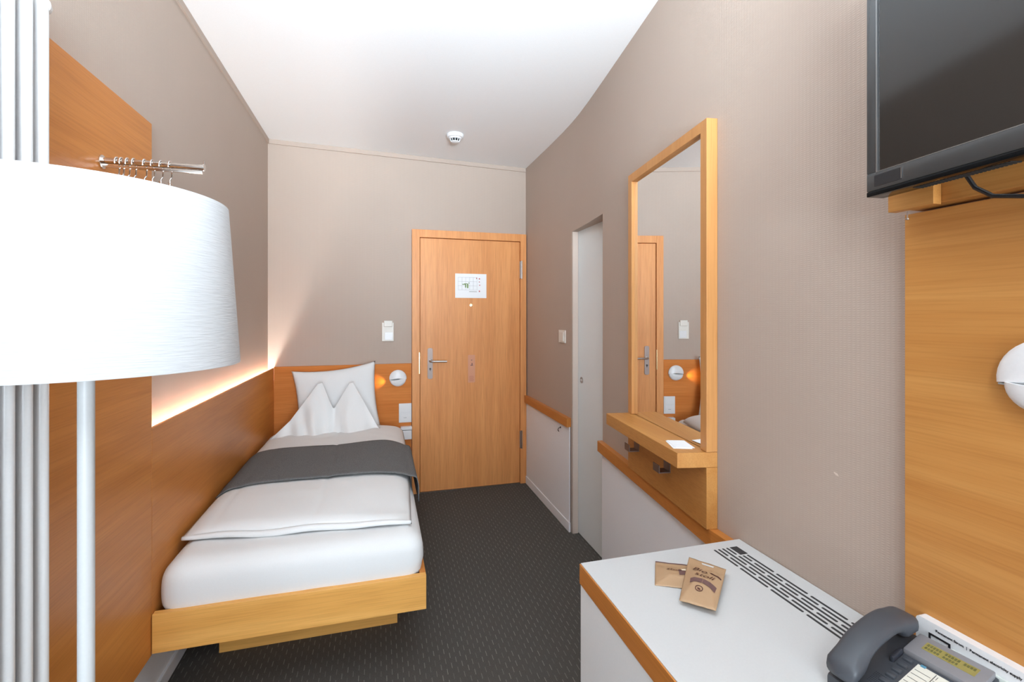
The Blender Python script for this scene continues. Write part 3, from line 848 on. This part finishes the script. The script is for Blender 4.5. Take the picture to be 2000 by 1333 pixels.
# folded top sheet standing in two pointed peaks before the pillow
def lerp_pts(P, s):
    for (a, *va), (c_, *vc) in zip(P, P[1:]):
        if s <= c_:
            k = (s - a) / (c_ - a)
            return [x + (y - x) * k for x, y in zip(va, vc)]
    return P[-1][1:]
b = MB(); NX, NY = 100, 40; F, Bk = {}, {}
topc = [(0, -0.665, 0.615), (0.16, -0.575, 0.700), (0.36, -0.412, 0.930), (0.40, -0.385, 0.936), (0.52, -0.312, 0.765), (0.545, -0.300, 0.760),
        (0.68, -0.205, 0.926), (0.71, -0.180, 0.930), (0.88, -0.075, 0.745), (1.0, 0.000, 0.615)]
for i in range(NX + 1):
    s = i / NX
    tx, tz = lerp_pts(topc, s)
    bx = -0.690 + 0.695 * s; bz = bed_top(bx, 3.36) + 0.003
    for j in range(NY + 1):
        t_ = j / NY
        x = bx + (tx - bx) * t_ ** 0.9; z = bz + (tz - bz) * t_
        base_y = 3.395 + 0.190 * (z - 0.598) / 0.34
        # each peak is a rounded ridge, folded from its tip down
        r1 = math.exp(-((x - (-0.415 - 0.02 * (0.93 - z))) / 0.095) ** 2); r2 = math.exp(-((x + 0.185 - 0.03 * (0.93 - z)) / 0.090) ** 2)
        bulge = 0.065 * max(r1, r2) * (1 - 0.5 * t_)
        valley = -0.020 * math.exp(-((x + 0.303) / 0.022) ** 2)
        fold = 0.013 * math.sin(x * 58 + 14 * (z - 0.6)) * (1 - t_) * (0.5 + 0.5 * (x < -0.25)) + 0.007 * math.sin(x * 35 - 30 * z) * t_ * (1 - t_) * 4 * 0.5 + 0.016 * noise.noise(Vector((x * 9 + z * 5, z * 3, 4.0)))
        thick = 0.030 * math.sin(PI * min(1, max(0, s))) ** 0.5 * (1 - t_ ** 3)
        y = base_y - bulge - valley - fold
        F[i, j] = b.bm.verts.new((x, y, z))
        Bk[i, j] = b.bm.verts.new((x, y + 0.012 + thick, z)) if 0 < i < NX and j < NY else F[i, j]
for i in range(NX):
    for j in range(NY):
        b.bm.faces.new((F[i, j], F[i+1, j], F[i+1, j+1], F[i, j+1]))
        q = []
        for w_ in (Bk[i, j], Bk[i, j+1], Bk[i+1, j+1], Bk[i+1, j]):
            if w_ not in q: q.append(w_)
        if len(q) > 2:
            try: b.bm.faces.new(q)
            except ValueError: pass
tag(b.build('folded_pillow', M['linen_pillow'], smooth=True, angle=180, loc=(-0.34, 3.42, 0.60)),
    'white pillow folded into two pointed peaks, standing before the upright one', 'pillow')

# ------------------------------------------------------------------ floor lamp
LX, LY = -0.448, 0.905
t = thing('floor_lamp', (LX, LY, 0), 'floor lamp with a huge white drum shade on a thin white pole', 'lamp')
b = MB().lathe([(0.1925, 1.586), (0.1945, 1.588), (0.1945, 1.5885), (0.2127, 1.3195), (0.2125, 1.3185), (0.2105, 1.3195)], (LX, LY, 0), (0, 0, 1), 96, closed=True)
b.build('lamp_shade', M['shade'], t, True, angle=50)
MB().tube([(LX, LY, 0.02), (LX, LY, 1.47)], 0.011, 20).build('pole', M['lamp_white'], t, True)
MB().lathe([(0, 0.002), (0.135, 0.002), (0.14, 0.006), (0.14, 0.016), (0.135, 0.020), (0.02, 0.024), (0, 0.024)], (LX, LY, 0), (0, 0, 1), 64).build('base', M['white'], t, True)
b = MB()
for k in range(3):
    a = 2 * PI * k / 3 + 0.4
    b.tube([(LX, LY, 1.47), (LX + 0.193 * math.cos(a), LY + 0.193 * math.sin(a), 1.583)], 0.0022, 6)
b.build('shade_ring', M['white'], t)
b = MB().lathe([(0, 1.425), (0.02, 1.428), (0.034, 1.45), (0.032, 1.475), (0.018, 1.50), (0.014, 1.525), (0, 1.527)], (LX + 0.0, LY, 0), (0, 0, 1), 24)
b.build('bulb', M['plastic'], t, True)

# ------------------------------------------------------------------ column radiator
t = thing('radiator', (-0.69, 0.95, 0.10), 'tall white tubular column radiator at the left picture edge', 'radiator')
ys = [1.161 - 0.046 * k for k in range(13)]
for y in ys:
    b = MB()
    for x in (-0.650, -0.684, -0.718):
        b.tube([(x, y, 0.14), (x, y, 2.010)], 0.0125, 16)
    # rounded section heads joining the three tubes
    for z, sg in ((2.010, 1), (0.14, -1)):
        b.tube([(-0.650, y, z), (-0.651, y, z + sg * 0.018), (-0.660, y, z + sg * 0.030), (-0.684, y, z + sg * 0.034), (-0.708, y, z + sg * 0.030), (-0.717, y, z + sg * 0.018), (-0.718, y, z)], [0.0125, 0.0135, 0.015, 0.0155, 0.015, 0.0135, 0.0125], 12)
    b.build('section', M['radiator'], t, True)
for z in (2.026, 0.125):
    MB().tube([(-0.684, ys[-1] - 0.03, z), (-0.684, ys[0] + 0.020, z)], 0.017, 16).build('header_pipe', M['radiator'], t, True)
b = MB().tube([(-0.655, ys[0] + 0.008, 2.026), (-0.655, ys[0] + 0.022, 2.026)], [0.018, 0.013], 18)
b.build('end_plug', M['radiator'], t, True)
for y in (0.70, 1.10):
    for z in (0.35, 1.80): MB().box(-0.7415, -0.728, y - 0.012, y + 0.012, z - 0.02, z + 0.02).build('bracket', M['radiator'], t)
MB().tube([(-0.684, 0.62, 0.0), (-0.684, 0.62, 0.12)], 0.009, 12).build('supply_pipe', M['radiator'], t, True)

# ------------------------------------------------------------------ coat rail and hangers
RY, RZ = 1.571, 1.833
t = thing('coat_rail', (-0.742, RY, RZ), 'short chrome coat rail sticking out of the tall wood panel', 'coat rail')
MB().tube([(-0.740, RY, RZ), (-0.494, RY, RZ)], 0.0085, 18).build('rod', M['chrome'], t, True)
b = MB().box(-0.740, -0.496, RY - 0.004, RY + 0.004, RZ - 0.019, RZ - 0.0105, 0.002)
b.build('lower_bar', M['chrome'], t, True)
b = MB().lathe([(0, 0), (0.0185, 0), (0.0185, 0.003), (0, 0.003)], (-0.7415, RY, RZ - 0.004), (1, 0, 0), 24)
b.build('wall_rosette', M['chrome'], t, True)
b = MB().lathe([(0, 0), (0.0105, 0), (0.0105, 0.003), (0, 0.003)], (-0.494, RY, RZ), (1, 0, 0), 20).tube([(-0.493, RY, RZ), (-0.493, RY, RZ + 0.019)], 0.0016, 8)
b.build('end_stop', M['chrome'], t, True)
# one hanger, built round its hook top, then copied
def make_hanger():
    r = thing('coat_hanger', (0, 0, 0), cat='coat hanger', group='metal hook hangers on the coat rail')
    b = MB(); pts = []
    for k in range(13):
        a = PI * 1.15 - (PI * 1.35) * k / 12
        pts.append((0, 0.0135 * math.cos(a), 0.0135 * math.sin(a)))
    pts += [(0.000, 0.013, -0.014), (0.001, 0.009, -0.030), (-0.001, 0.001, -0.041), (0, 0, -0.052)]
    b.tube(pts, 0.0019, 8)
    b.build('hook', M['chrome'], r, True)
    b = MB().lathe([(0, -0.062), (0.0035, -0.062), (0.0035, -0.050), (0, -0.050)], (0, 0, 0), (0, 0, 1), 12)
    b.tube([(0, -0.012, -0.050), (0, 0.012, -0.050)], 0.0016, 8)
    b.build('swivel', M['chrome'], r, True)
    b = MB(); pts = []
    for k in range(21):
        s = -1 + 2 * k / 20
        pts.append((0, 0.205 * s, -0.066 - 0.055 * abs(s) ** 1.4))
    b.tube(pts, 0.0045, 10)
    b.build('shoulder_bar', M['oak_y'], r, True)
    MB().tube([(0, -0.185, -0.118), (0, 0.185, -0.118)], 0.003, 8).build('trouser_bar', M['oak_y'], r, True)
    return r
proto = make_hanger()
hx = [-0.706, -0.695, -0.681, -0.666, -0.640, -0.621, -0.600, -0.578]
hang = ['coat hanger nearest the wood panel on the chrome rail', 'second coat hanger from the wood panel on the chrome rail',
        'third coat hanger from the wood panel on the chrome rail', 'fourth coat hanger from the wood panel on the chrome rail',
        'fifth coat hanger from the wood panel, just past the gap on the rail', 'third coat hanger from the free end of the chrome rail',
        'last but one coat hanger towards the free end of the rail', 'coat hanger nearest the free end of the chrome rail']
kids = list(proto.children)
for k, x in enumerate(hx):
    if k == 0: r = proto; ch = kids
    else:
        r = proto.copy(); COL.objects.link(r)
        for c_ in kids:
            q = c_.copy(); COL.objects.link(q); q.parent = r
    r.location = (x, RY, RZ - 0.0025)
    r.rotation_euler = (0, 0, 0.5 * (random.random() - 0.5) * (0.03 if k < 5 else 0.12))
    r['label'] = hang[k]; r['category'] = 'coat hanger'

# ------------------------------------------------------------------ smoke detector
cz = ceil_z(0.508)
t = thing('smoke_detector', (0.508, 3.281, cz - 0.05), 'small round white smoke detector on the ceiling', 'smoke detector')
b = MB().lathe([(0, 0), (0.058, 0), (0.060, -0.004), (0.059, -0.016), (0.054, -0.022), (0.046, -0.024), (0, -0.024)], (0.508, 3.281, cz), (0, 0, 1), 48)
b.build('base', M['plastic'], t, True)
b = MB().lathe([(0.045, -0.024), (0.042, -0.032), (0.036, -0.034), (0.034, -0.034)], (0.508, 3.281, cz), (0, 0, 1), 48)
b.build('collar', M['plastic'], t, True)
b = MB().lathe([(0, -0.056), (0.020, -0.056), (0.027, -0.053), (0.029, -0.049), (0.026, -0.048), (0, -0.048)], (0.508, 3.281, cz), (0, 0, 1), 48)
b.build('cap', M['plastic'], t, True)
b = MB().lathe([(0.033, -0.0335), (0.025, -0.050)], (0.508, 3.281, cz), (0, 0, 1), 32)
b.build('mesh_screen', M['gap'], t)
b = MB()
for k in range(11):
    a = 2 * PI * k / 11
    b.tube([Vector((0.508 + 0.036 * math.cos(a), 3.281 + 0.036 * math.sin(a), cz - 0.033)), Vector((0.508 + 0.028 * math.cos(a), 3.281 + 0.028 * math.sin(a), cz - 0.050))], 0.0022, 6)
b.build('rib', M['plastic'], t)

# ------------------------------------------------------------------ white cabinet (minibar desk)
t = thing('cabinet', (0.76, 0.65, 0), 'white cabinet with a wood-edged top and dark vent slots, under the television', 'cabinet')
CX0, CX1, CY0, CY1 = 0.507, 1.0105, 0.10, 1.150
b = MB().box(CX0 + 0.002, CX1, CY0, CY1 - 0.001, 0.0, 0.698, 0.002)
b.build('body', M['white_side'], t)
b = MB().box(CX0 + 0.003, CX1, CY0, CY1, 0.6985, 0.750, 0.001)
b.build('top', M['white_top'], t)
b = MB().box(CX0 - 0.0005, CX0 + 0.0028, CY0, CY1, 0.6975, 0.7485, 0.0008)
tag(b.build('edge_band', M['wood_h'], t), 'wooden edge strip')
# vent: six staggered rows of rounded slots with a dark plate at the far end
b = MB()
def slot(x, y0, y1, w=0.0062):
    b.plate([(px, py) for px, py in rrect(w, y1 - y0, w / 2 - 0.0003, 4)], (x, (y0 + y1) / 2, 0.7497), (1, 0, 0), (0, 1, 0), (0, 0, 1), 0.0006)
P = 0.0985; LN = 0.090
for rrow in range(6):
    x = 0.896 + rrow * 0.0136
    ys_ = 1.114
    if rrow in (1, 3):
        slot(x, 1.114 - 0.038, 1.114); ys_ = 1.114 - 0.038 - 0.0085
    elif rrow in (4, 5):
        ys_ = 1.114 - 0.047
        if rrow == 4: slot(x, ys_ - 0.032, ys_); ys_ -= 0.0405
    while ys_ - LN > 0.33:
        slot(x, ys_ - LN, ys_); ys_ -= P
b.build('vent_slots', M['slot'], t)['kind'] = 'stuff'
MB().box(0.9465, 0.9705, 1.072, 1.114, 0.7498, 0.7505).build('vent_plate', M['slot'], t)

# snack packets
def packet(corn, th, z0, lift, label, big):
    a, c_, d_, e_ = [Vector((*q, 0)) for q in corn]      # TL TR BR BL
    t = thing('snack_packet', tuple((a + c_ + d_ + e_) / 4 + Vector((0, 0, z0))), label, 'packet')
    n = 28; b = MB(); F, Bk = {}, {}
    def P_(u, v, o=0.0):
        p = (a * (1 - u) + c_ * u) * (1 - v) + (e_ * (1 - u) + d_ * u) * v
        s, r = 2 * u - 1, 2 * v - 1
        vv = max(0.0, min(1.0, (v - 0.16) / 0.84)); r2 = 2 * vv - 1
        h = 0 if v < 0.16 else th * min(1.0, (1 - abs(s)) * 1.7, (1 - abs(r2)) * 1.25)
        w_ = 0.0012 * noise.noise(Vector((s * 3, r * 3, th * 50)))
        p.z = z0 + 0.001 + h + w_ * (1 - s * s) + lift * (1 - v) + 0.0015 * s * r + o
        return p
    for i in range(n + 1):
        for j in range(n + 1):
            u, v = i / n, j / n
            F[i, j] = b.bm.verts.new(P_(u, v))
    for i in range(n):
        for j in range(n): b.bm.faces.new((F[i, j], F[i+1, j], F[i+1, j+1], F[i, j+1]))
    o = b.build('bag', M['kraft'], t, True, angle=180)
    sm = o.modifiers.new('s', 'SOLIDIFY'); sm.thickness = 0.0012; sm.offset = 1
    def decal(name, quad, mat, off=0.0009):
        b = MB(); m_ = 10; G = {}
        (u0, v0), (u1, v1), (u2, v2), (u3, v3) = quad
        for i in range(m_ + 1):
            for j in range(m_ + 1):
                s, r = i / m_, j / m_
                u = (u0 * (1 - s) + u1 * s) * (1 - r) + (u3 * (1 - s) + u2 * s) * r
                v = (v0 * (1 - s) + v1 * s) * (1 - r) + (v3 * (1 - s) + v2 * s) * r
                G[i, j] = b.bm.verts.new(P_(u, v, 0.0012 + off))
        for i in range(m_):
            for j in range(m_): b.bm.faces.new((G[i, j], G[i+1, j], G[i+1, j+1], G[i, j+1]))
        return b.build(name, mat, t, True)
    def writing(name, body, size_u, u, v, mat, shear=0.3, asp=1.0):
        cu = bpy.data.curves.new(name, 'FONT'); cu.body = body; cu.size = 1.0; cu.align_x = 'CENTER'; cu.align_y = 'CENTER'; cu.shear = shear; cu.offset = -0.004
        q = bpy.data.objects.new('tmp', cu); COL.objects.link(q); bpy.context.view_layer.update()
        me = bpy.data.meshes.new_from_object(q.evaluated_get(bpy.context.evaluated_depsgraph_get()))
        bpy.data.objects.remove(q, do_unlink=True)
        w_, h_ = (c_ - a).length, (e_ - a).length
        off = Vector(t.location)
        for vt in me.vertices:
            uu = u + vt.co.x * size_u; vv = v - vt.co.y * size_u * w_ / h_ * asp
            vt.co = P_(uu, vv, 0.0024) - off
        me.materials.clear(); me.materials.append(mat)
        ob = bpy.data.objects.new(name, me); COL.objects.link(ob); ob.parent = t
        return ob
    return t, decal, writing
PB = [(0.781, 1.068), (0.836, 0.996), (0.699, 0.864), (0.649, 0.922)]
PS = [(0.700, 1.098), (0.800, 1.048), (0.735, 0.950), (0.640, 1.006)]
t, decal, writing = packet(PS, 0.010, 0.7505, 0.0, 'brown paper snack packet lying flat, half under the upright printed one', False)
writing('print', 'stoli', 0.19, 0.40, 0.42, M['brownink'], 0.3, 1.2)
decal('picture', [(0.50, 0.34), (0.74, 0.30), (0.74, 0.62), (0.52, 0.66)], M['purple'])
decal('pale_patch', [(0.56, 0.30), (0.68, 0.28), (0.69, 0.42), (0.58, 0.44)], M['cream'], 0.0016)  # cream patch over the printed picture
decal('seal', [(0.0, 0.0), (1.0, 0.0), (1.0, 0.05), (0.0, 0.05)], M['purple'], 0.0003)
t, decal, writing = packet(PB, 0.012, 0.7610, 0.004, 'brown paper snack packet with dark lettering, lying across another one', True)
writing('lettering', 'Bio', 0.30, 0.36, 0.29, M['brownink'], 0.3, 1.1)
writing('lettering', 'stoli', 0.30, 0.52, 0.44, M['brownink'], 0.3, 1.1)
decal('stripe', [(0.66, 0.26), (0.96, 0.32), (0.95, 0.355), (0.65, 0.29)], M['brownink'])
decal('band', [(0.18, 0.56), (0.52, 0.53), (0.51, 0.63), (0.19, 0.66)], M['purple'])
decal('band', [(0.53, 0.53), (0.90, 0.58), (0.88, 0.71), (0.52, 0.63)], M['purple'])
writing('emblem', 'O', 0.30, 0.47, 0.75, M['brownink'], 0.0, 1.0)
decal('emblem_bean', [(0.42, 0.73), (0.50, 0.74), (0.52, 0.77), (0.43, 0.765)], M['brownink'])
decal('hang_hole', [(0.36, 0.05), (0.70, 0.05), (0.68, 0.085), (0.38, 0.085)], M['white_top'])

# ------------------------------------------------------------------ right wall: wood panel, cleat, trunking
tag(MB().box(0.990, 1.0115, -0.40, 0.684, 0.752, 1.598, 0.001).build('wood_panel', M['oak_y'], loc=(1.0, 0.3, 0.752)),
    'wood panel on the right wall under the television', 'wall panel')
t = thing('television_bracket', (0.98, 0.5, 1.60), 'wooden support rail and block above the right wood panel, holding the television', 'bracket')
MB().box(0.966, 1.0115, -0.30, 0.668, 1.603, 1.660, 0.001).build('long_rail', M['oak_y'], t)
MB().box(0.946, 0.9655, 0.606, 0.684, 1.600, 1.650, 0.001).build('front_block', M['oak_y'], t)
b = MB().tube([(0.985, 0.676, 1.6025), (0.985, 0.676, 1.590)], 0.0013, 8).lathe([(0, 0), (0.0026, 0), (0.0026, 0.003), (0, 0.004)], (0.985, 0.676, 1.590), (0, 0, -1), 10)
b.build('screw', M['steel'], t, True)
t = thing('cable_trunking', (0.985, 0.4, 0.752), 'white wall trunking with printed words behind the telephone', 'trunking')
TX = 0.972
b = MB().plate([(q[0], q[1]) for q in rrect(1.0, 0.088, 0.007)], (TX, 0.652 - 0.5, 0.752 + 0.044), (0, 1, 0), (0, 0, 1), (1, 0, 0), 0.0178)
b.build('cover', M['plastic'], t)
text_mesh('lettering', 'Permanent Strom  |  Permanent electricity supply', 0.0060, (TX - 0.0006, 0.6190, 0.8270), (0, -1, 0), (0, 0, 1), M['ink'], t)
b = MB().box(TX - 0.0010, TX + 0.001, 0.596, 0.630, 0.8165, 0.8195).box(TX - 0.0010, TX + 0.001, 0.627, 0.630, 0.760, 0.8165).box(TX - 0.0010, TX + 0.001, 0.596, 0.599, 0.760, 0.8165)
b.build('socket_surround', M['black'], t)
b = MB().box(TX - 0.006, TX - 0.0003, 0.20, 0.594, 0.800, 0.8145, 0.002)
b.build('label_strip', M['grey_trunk'], t)
b = MB().box(TX - 0.008, TX - 0.0061, 0.500, 0.512, 0.804, 0.809)
b.build('indicator', M['black'], t)

# ------------------------------------------------------------------ telephone
ang = math.radians(-8)
PU = Vector((math.cos(-ang), math.sin(-ang), 0)); PR = Vector((math.sin(-ang), -math.cos(-ang), 0))
PO = Vector((0.868, 0.588, 0.7508))
t = thing('telephone', tuple(PO), 'dark grey desk telephone with a small olive display on the white cabinet', 'telephone')
def ph(r, u, z): return PO + PR * r + PU * u + Vector((0, 0, z))
def pz(u): return 0.022 + 0.042 * (u + 0.095) / 0.19       # top surface height
def pbox(bm_, r0, r1, u0, u1, h0, h1, bev=0.0):
    """block standing on the sloping face, from h0 to h1 above it"""
    p = [ph(r0, u0, pz(u0) + h0), ph(r1, u0, pz(u0) + h0), ph(r1, u1, pz(u1) + h0), ph(r0, u1, pz(u1) + h0),
         ph(r0, u0, pz(u0) + h1), ph(r1, u0, pz(u0) + h1), ph(r1, u1, pz(u1) + h1), ph(r0, u1, pz(u1) + h1)]
    return bm_.hexa(p, bev)
b = MB()
p = [ph(-0.080, -0.100, 0), ph(0.078, -0.100, 0), ph(0.078, 0.090, 0), ph(-0.080, 0.090, 0),
     ph(-0.080, -0.100, pz(-0.100)), ph(0.078, -0.100, pz(-0.100)), ph(0.078, 0.090, pz(0.090)), ph(-0.080, 0.090, pz(0.090))]
b.hexa(p, 0.006)
b.build('body', M['phone'], t, True)
# handset: arched bar with two thicker ends, lying along the left side
b = MB(); prof = []
K = 30; rings = []
for k in range(K + 1):
    s = -1 + 2 * k / K
    u = -0.006 + 0.103 * s
    arch = 0.030 * (1 - s ** 2)
    zt = pz(u) + 0.030 + arch * 0.9
    zb_ = pz(u) + 0.006 + (0.026 * max(0.0, 1 - (s / 0.62) ** 4) if abs(s) < 0.62 else 0.0)
    hw = 0.0235 + 0.003 * abs(s) ** 2
    endr = math.sqrt(max(0.0, 1 - max(0, (abs(s) - 0.86) / 0.14) ** 2)) if abs(s) > 0.86 else 1.0
    endr = max(endr, 0.02)
    ring = []
    for q in range(16):
        a = 2 * PI * q / 16
        cr, sr = math.cos(a), math.sin(a)
        px = hw * endr * (abs(cr) ** 0.55) * (1 if cr > 0 else -1)
        zz = (zt + zb_) / 2 + (zt - zb_) / 2 * (endr ** 0.5) * (abs(sr) ** 0.75) * (1 if sr > 0 else -1)
        ring.append(b.bm.verts.new(ph(-0.056 + px, u, zz)))
    rings.append(ring)
for k in range(K):
    for q in range(16):
        l = (q + 1) % 16
        b.bm.faces.new((rings[k][q], rings[k][l], rings[k+1][l], rings[k+1][q]))
b.bm.faces.new(rings[0][::-1]); b.bm.faces.new(rings[-1])
b.build('handset', M['phone'], t, True, angle=60)
b = MB(); pbox(b, -0.030, 0.074, 0.032, 0.086, -0.001, 0.010, 0.003)
bz = b.build('display_bezel', M['phone_bezel'], t, True)
b = MB(); pbox(b, -0.012, 0.060, 0.052, 0.072, 0.0100, 0.0106)
ld = b.build('display', M['lcd'], t)
b = MB()
for k in range(16):
    if k in (5, 11): continue
    pbox(b, -0.009 + k * 0.0042, -0.0062 + k * 0.0042, 0.063, 0.069, 0.0107, 0.0109)
    if k < 12: pbox(b, -0.009 + k * 0.0042, -0.0062 + k * 0.0042, 0.055, 0.060, 0.0107, 0.0109)
b.build('digits', M['lcd_d'], t)
for k in range(5):
    b = MB(); pbox(b, -0.024, -0.010, 0.018 - k * 0.017, 0.026 - k * 0.017, -0.001, 0.004, 0.0018)
    b.build('key', M['phone'], t, True)
b = MB(); pbox(b, -0.004, 0.046, -0.066, 0.026, 0.0002, 0.0012)
b.build('card', M['card'], t)
b = MB()
for k in range(7): pbox(b, -0.002, 0.020, -0.055 + k * 0.011, -0.0542 + k * 0.011, 0.0013, 0.0015)
for k in range(3): pbox(b, 0.024, 0.044, -0.004 + k * 0.006, -0.0032 + k * 0.006, 0.0013, 0.0015)
pbox(b, 0.0225, 0.0233, -0.060, 0.024, 0.0013, 0.0015)
pbox(b, 0.026, 0.0266, 0.013, 0.021, 0.0013, 0.0015); pbox(b, 0.042, 0.0426, 0.013, 0.021, 0.0013, 0.0015)
b.build('card_print', M['ink'], t)
b = MB(); pbox(b, 0.024, 0.045, -0.030, -0.007, 0.0013, 0.0016)
tag(b.build('card_panel', M['red'], t), 'red field on the card')
b = MB(); pbox(b, 0.000, 0.007, 0.0235, 0.0285, 0.0013, 0.0018); b.build('card_clip', M['blue'], t)
b = MB(); pbox(b, 0.041, 0.0475, 0.018, 0.0265, 0.0013, 0.0018); b.build('card_clip', M['blue'], t)
for r_ in range(3):
    for k in range(4):
        b = MB(); pbox(b, 0.052 + 0.0, 0.070, 0.020 - k * 0.019 - 0.0, 0.030 - k * 0.019, -0.001, 0.004, 0.0018)
        if r_ == 0: b.build('key', M['phone'], t, True)
        else: b.bm.free()
b = MB()
for i in range(7):
    for j in range(7): pbox(b, -0.029 + 0.0025 * i - 0.006, -0.0278 + 0.0025 * i - 0.006, -0.062 + 0.004 * j, -0.0608 + 0.004 * j, 0.0001, 0.0006)
b.build('speaker_grille', M['phone_d'], t)
b = MB(); pbox(b, -0.034, -0.028, 0.0, 0.030, -0.001, 0.010, 0.002)
b.build('cradle', M['phone_d'], t)

# ------------------------------------------------------------------ television
TYAW = math.atan(0.113)
TU = Vector((math.sin(TYAW), math.cos(TYAW), 0)); TN = Vector((-math.cos(TYAW), math.sin(TYAW), 0))
TO = Vector((0.880, 0.675, 1.622))        # lower far corner of the front face
WTV, HTV = 0.760, 0.475
t = thing('television', tuple(TO - TU * WTV / 2), 'black flat television high on the right, cut by the picture edge', 'television')
def tv(a, o, z): return TO - TU * a + TN * o + Vector((0, 0, z))      # a = towards the camera, o = out of the screen
def tbox(bm_, a0, a1, o0, o1, z0, z1, bev=0.0):
    p = [tv(a0, o0, z0), tv(a1, o0, z0), tv(a1, o1, z0), tv(a0, o1, z0), tv(a0, o0, z1), tv(a1, o0, z1), tv(a1, o1, z1), tv(a0, o1, z1)]
    return bm_.hexa(p, bev)
b = MB(); tbox(b, 0.002, WTV - 0.002, -0.036, -0.0085, 0.002, HTV - 0.002, 0.004)
b.build('rear_housing', M['black'], t, True)
b = MB(); tbox(b, 0.10, WTV - 0.1, -0.058, -0.0365, 0.10, HTV - 0.1, 0.004)
b.build('wall_mount', M['black'], t)
b = MB()
tbox(b, 0, 0.020, -0.008, 0.0, 0.043, HTV, 0.0015); tbox(b, WTV - 0.020, WTV, -0.008, 0.0, 0.043, HTV, 0.0015)
tbox(b, 0.020, WTV - 0.020, -0.008, 0.0, HTV - 0.022, HTV, 0.0015); tbox(b, 0, WTV, -0.008, 0.0, 0.010, 0.043, 0.0015)
b.build('bezel', M['tv_bezel'], t, True)
b = MB(); tbox(b, 0, WTV, -0.036, 0.0005, 0.0, 0.0098, 0.002)
b.build('lower_edge', M['tv_edge'], t, True)
b = MB(); tbox(b, 0.021, WTV - 0.021, -0.0075, -0.0030, 0.0435, HTV - 0.023)
b.build('screen', M['tv_screen'], t)
b = MB(); tbox(b, 0.0195, 0.0206, -0.006, 0.0004, 0.043, HTV - 0.022); tbox(b, 0.0195, WTV - 0.02, -0.006, 0.0004, 0.0424, 0.0432)
b.build('screen_border', M['tv_line'], t)
b = MB(); tbox(b, 0.016, 0.068, 0.0001, 0.0006, 0.0165, 0.037)
b.build('badge', M['black'], t)
b = MB(); tbox(b, 0.067, 0.0680, 0.0006, 0.0010, 0.018, 0.037)
b.build('badge_mark', M['tv_line'], t)
b = MB()
for k in range(26): tbox(b, 0.075 + 0.0055 * k, 0.078 + 0.0055 * k, -0.034, -0.014, -0.0006, 0.0002)
b.build('vent_slots', M['gap'], t)['kind'] = 'stuff'
b = MB().tube([(0.948, 0.560, 1.640), (0.946, 0.545, 1.612), (0.944, 0.520, 1.592), (0.943, 0.480, 1.582), (0.945, 0.430, 1.585), (0.950, 0.38, 1.60), (0.95, 0.33, 1.635)], 0.0036, 10)
tag(b.build('power_cable', M['black'], loc=(0.945, 0.45, 1.60), smooth=True), 'black cable looping under the television', 'cable')
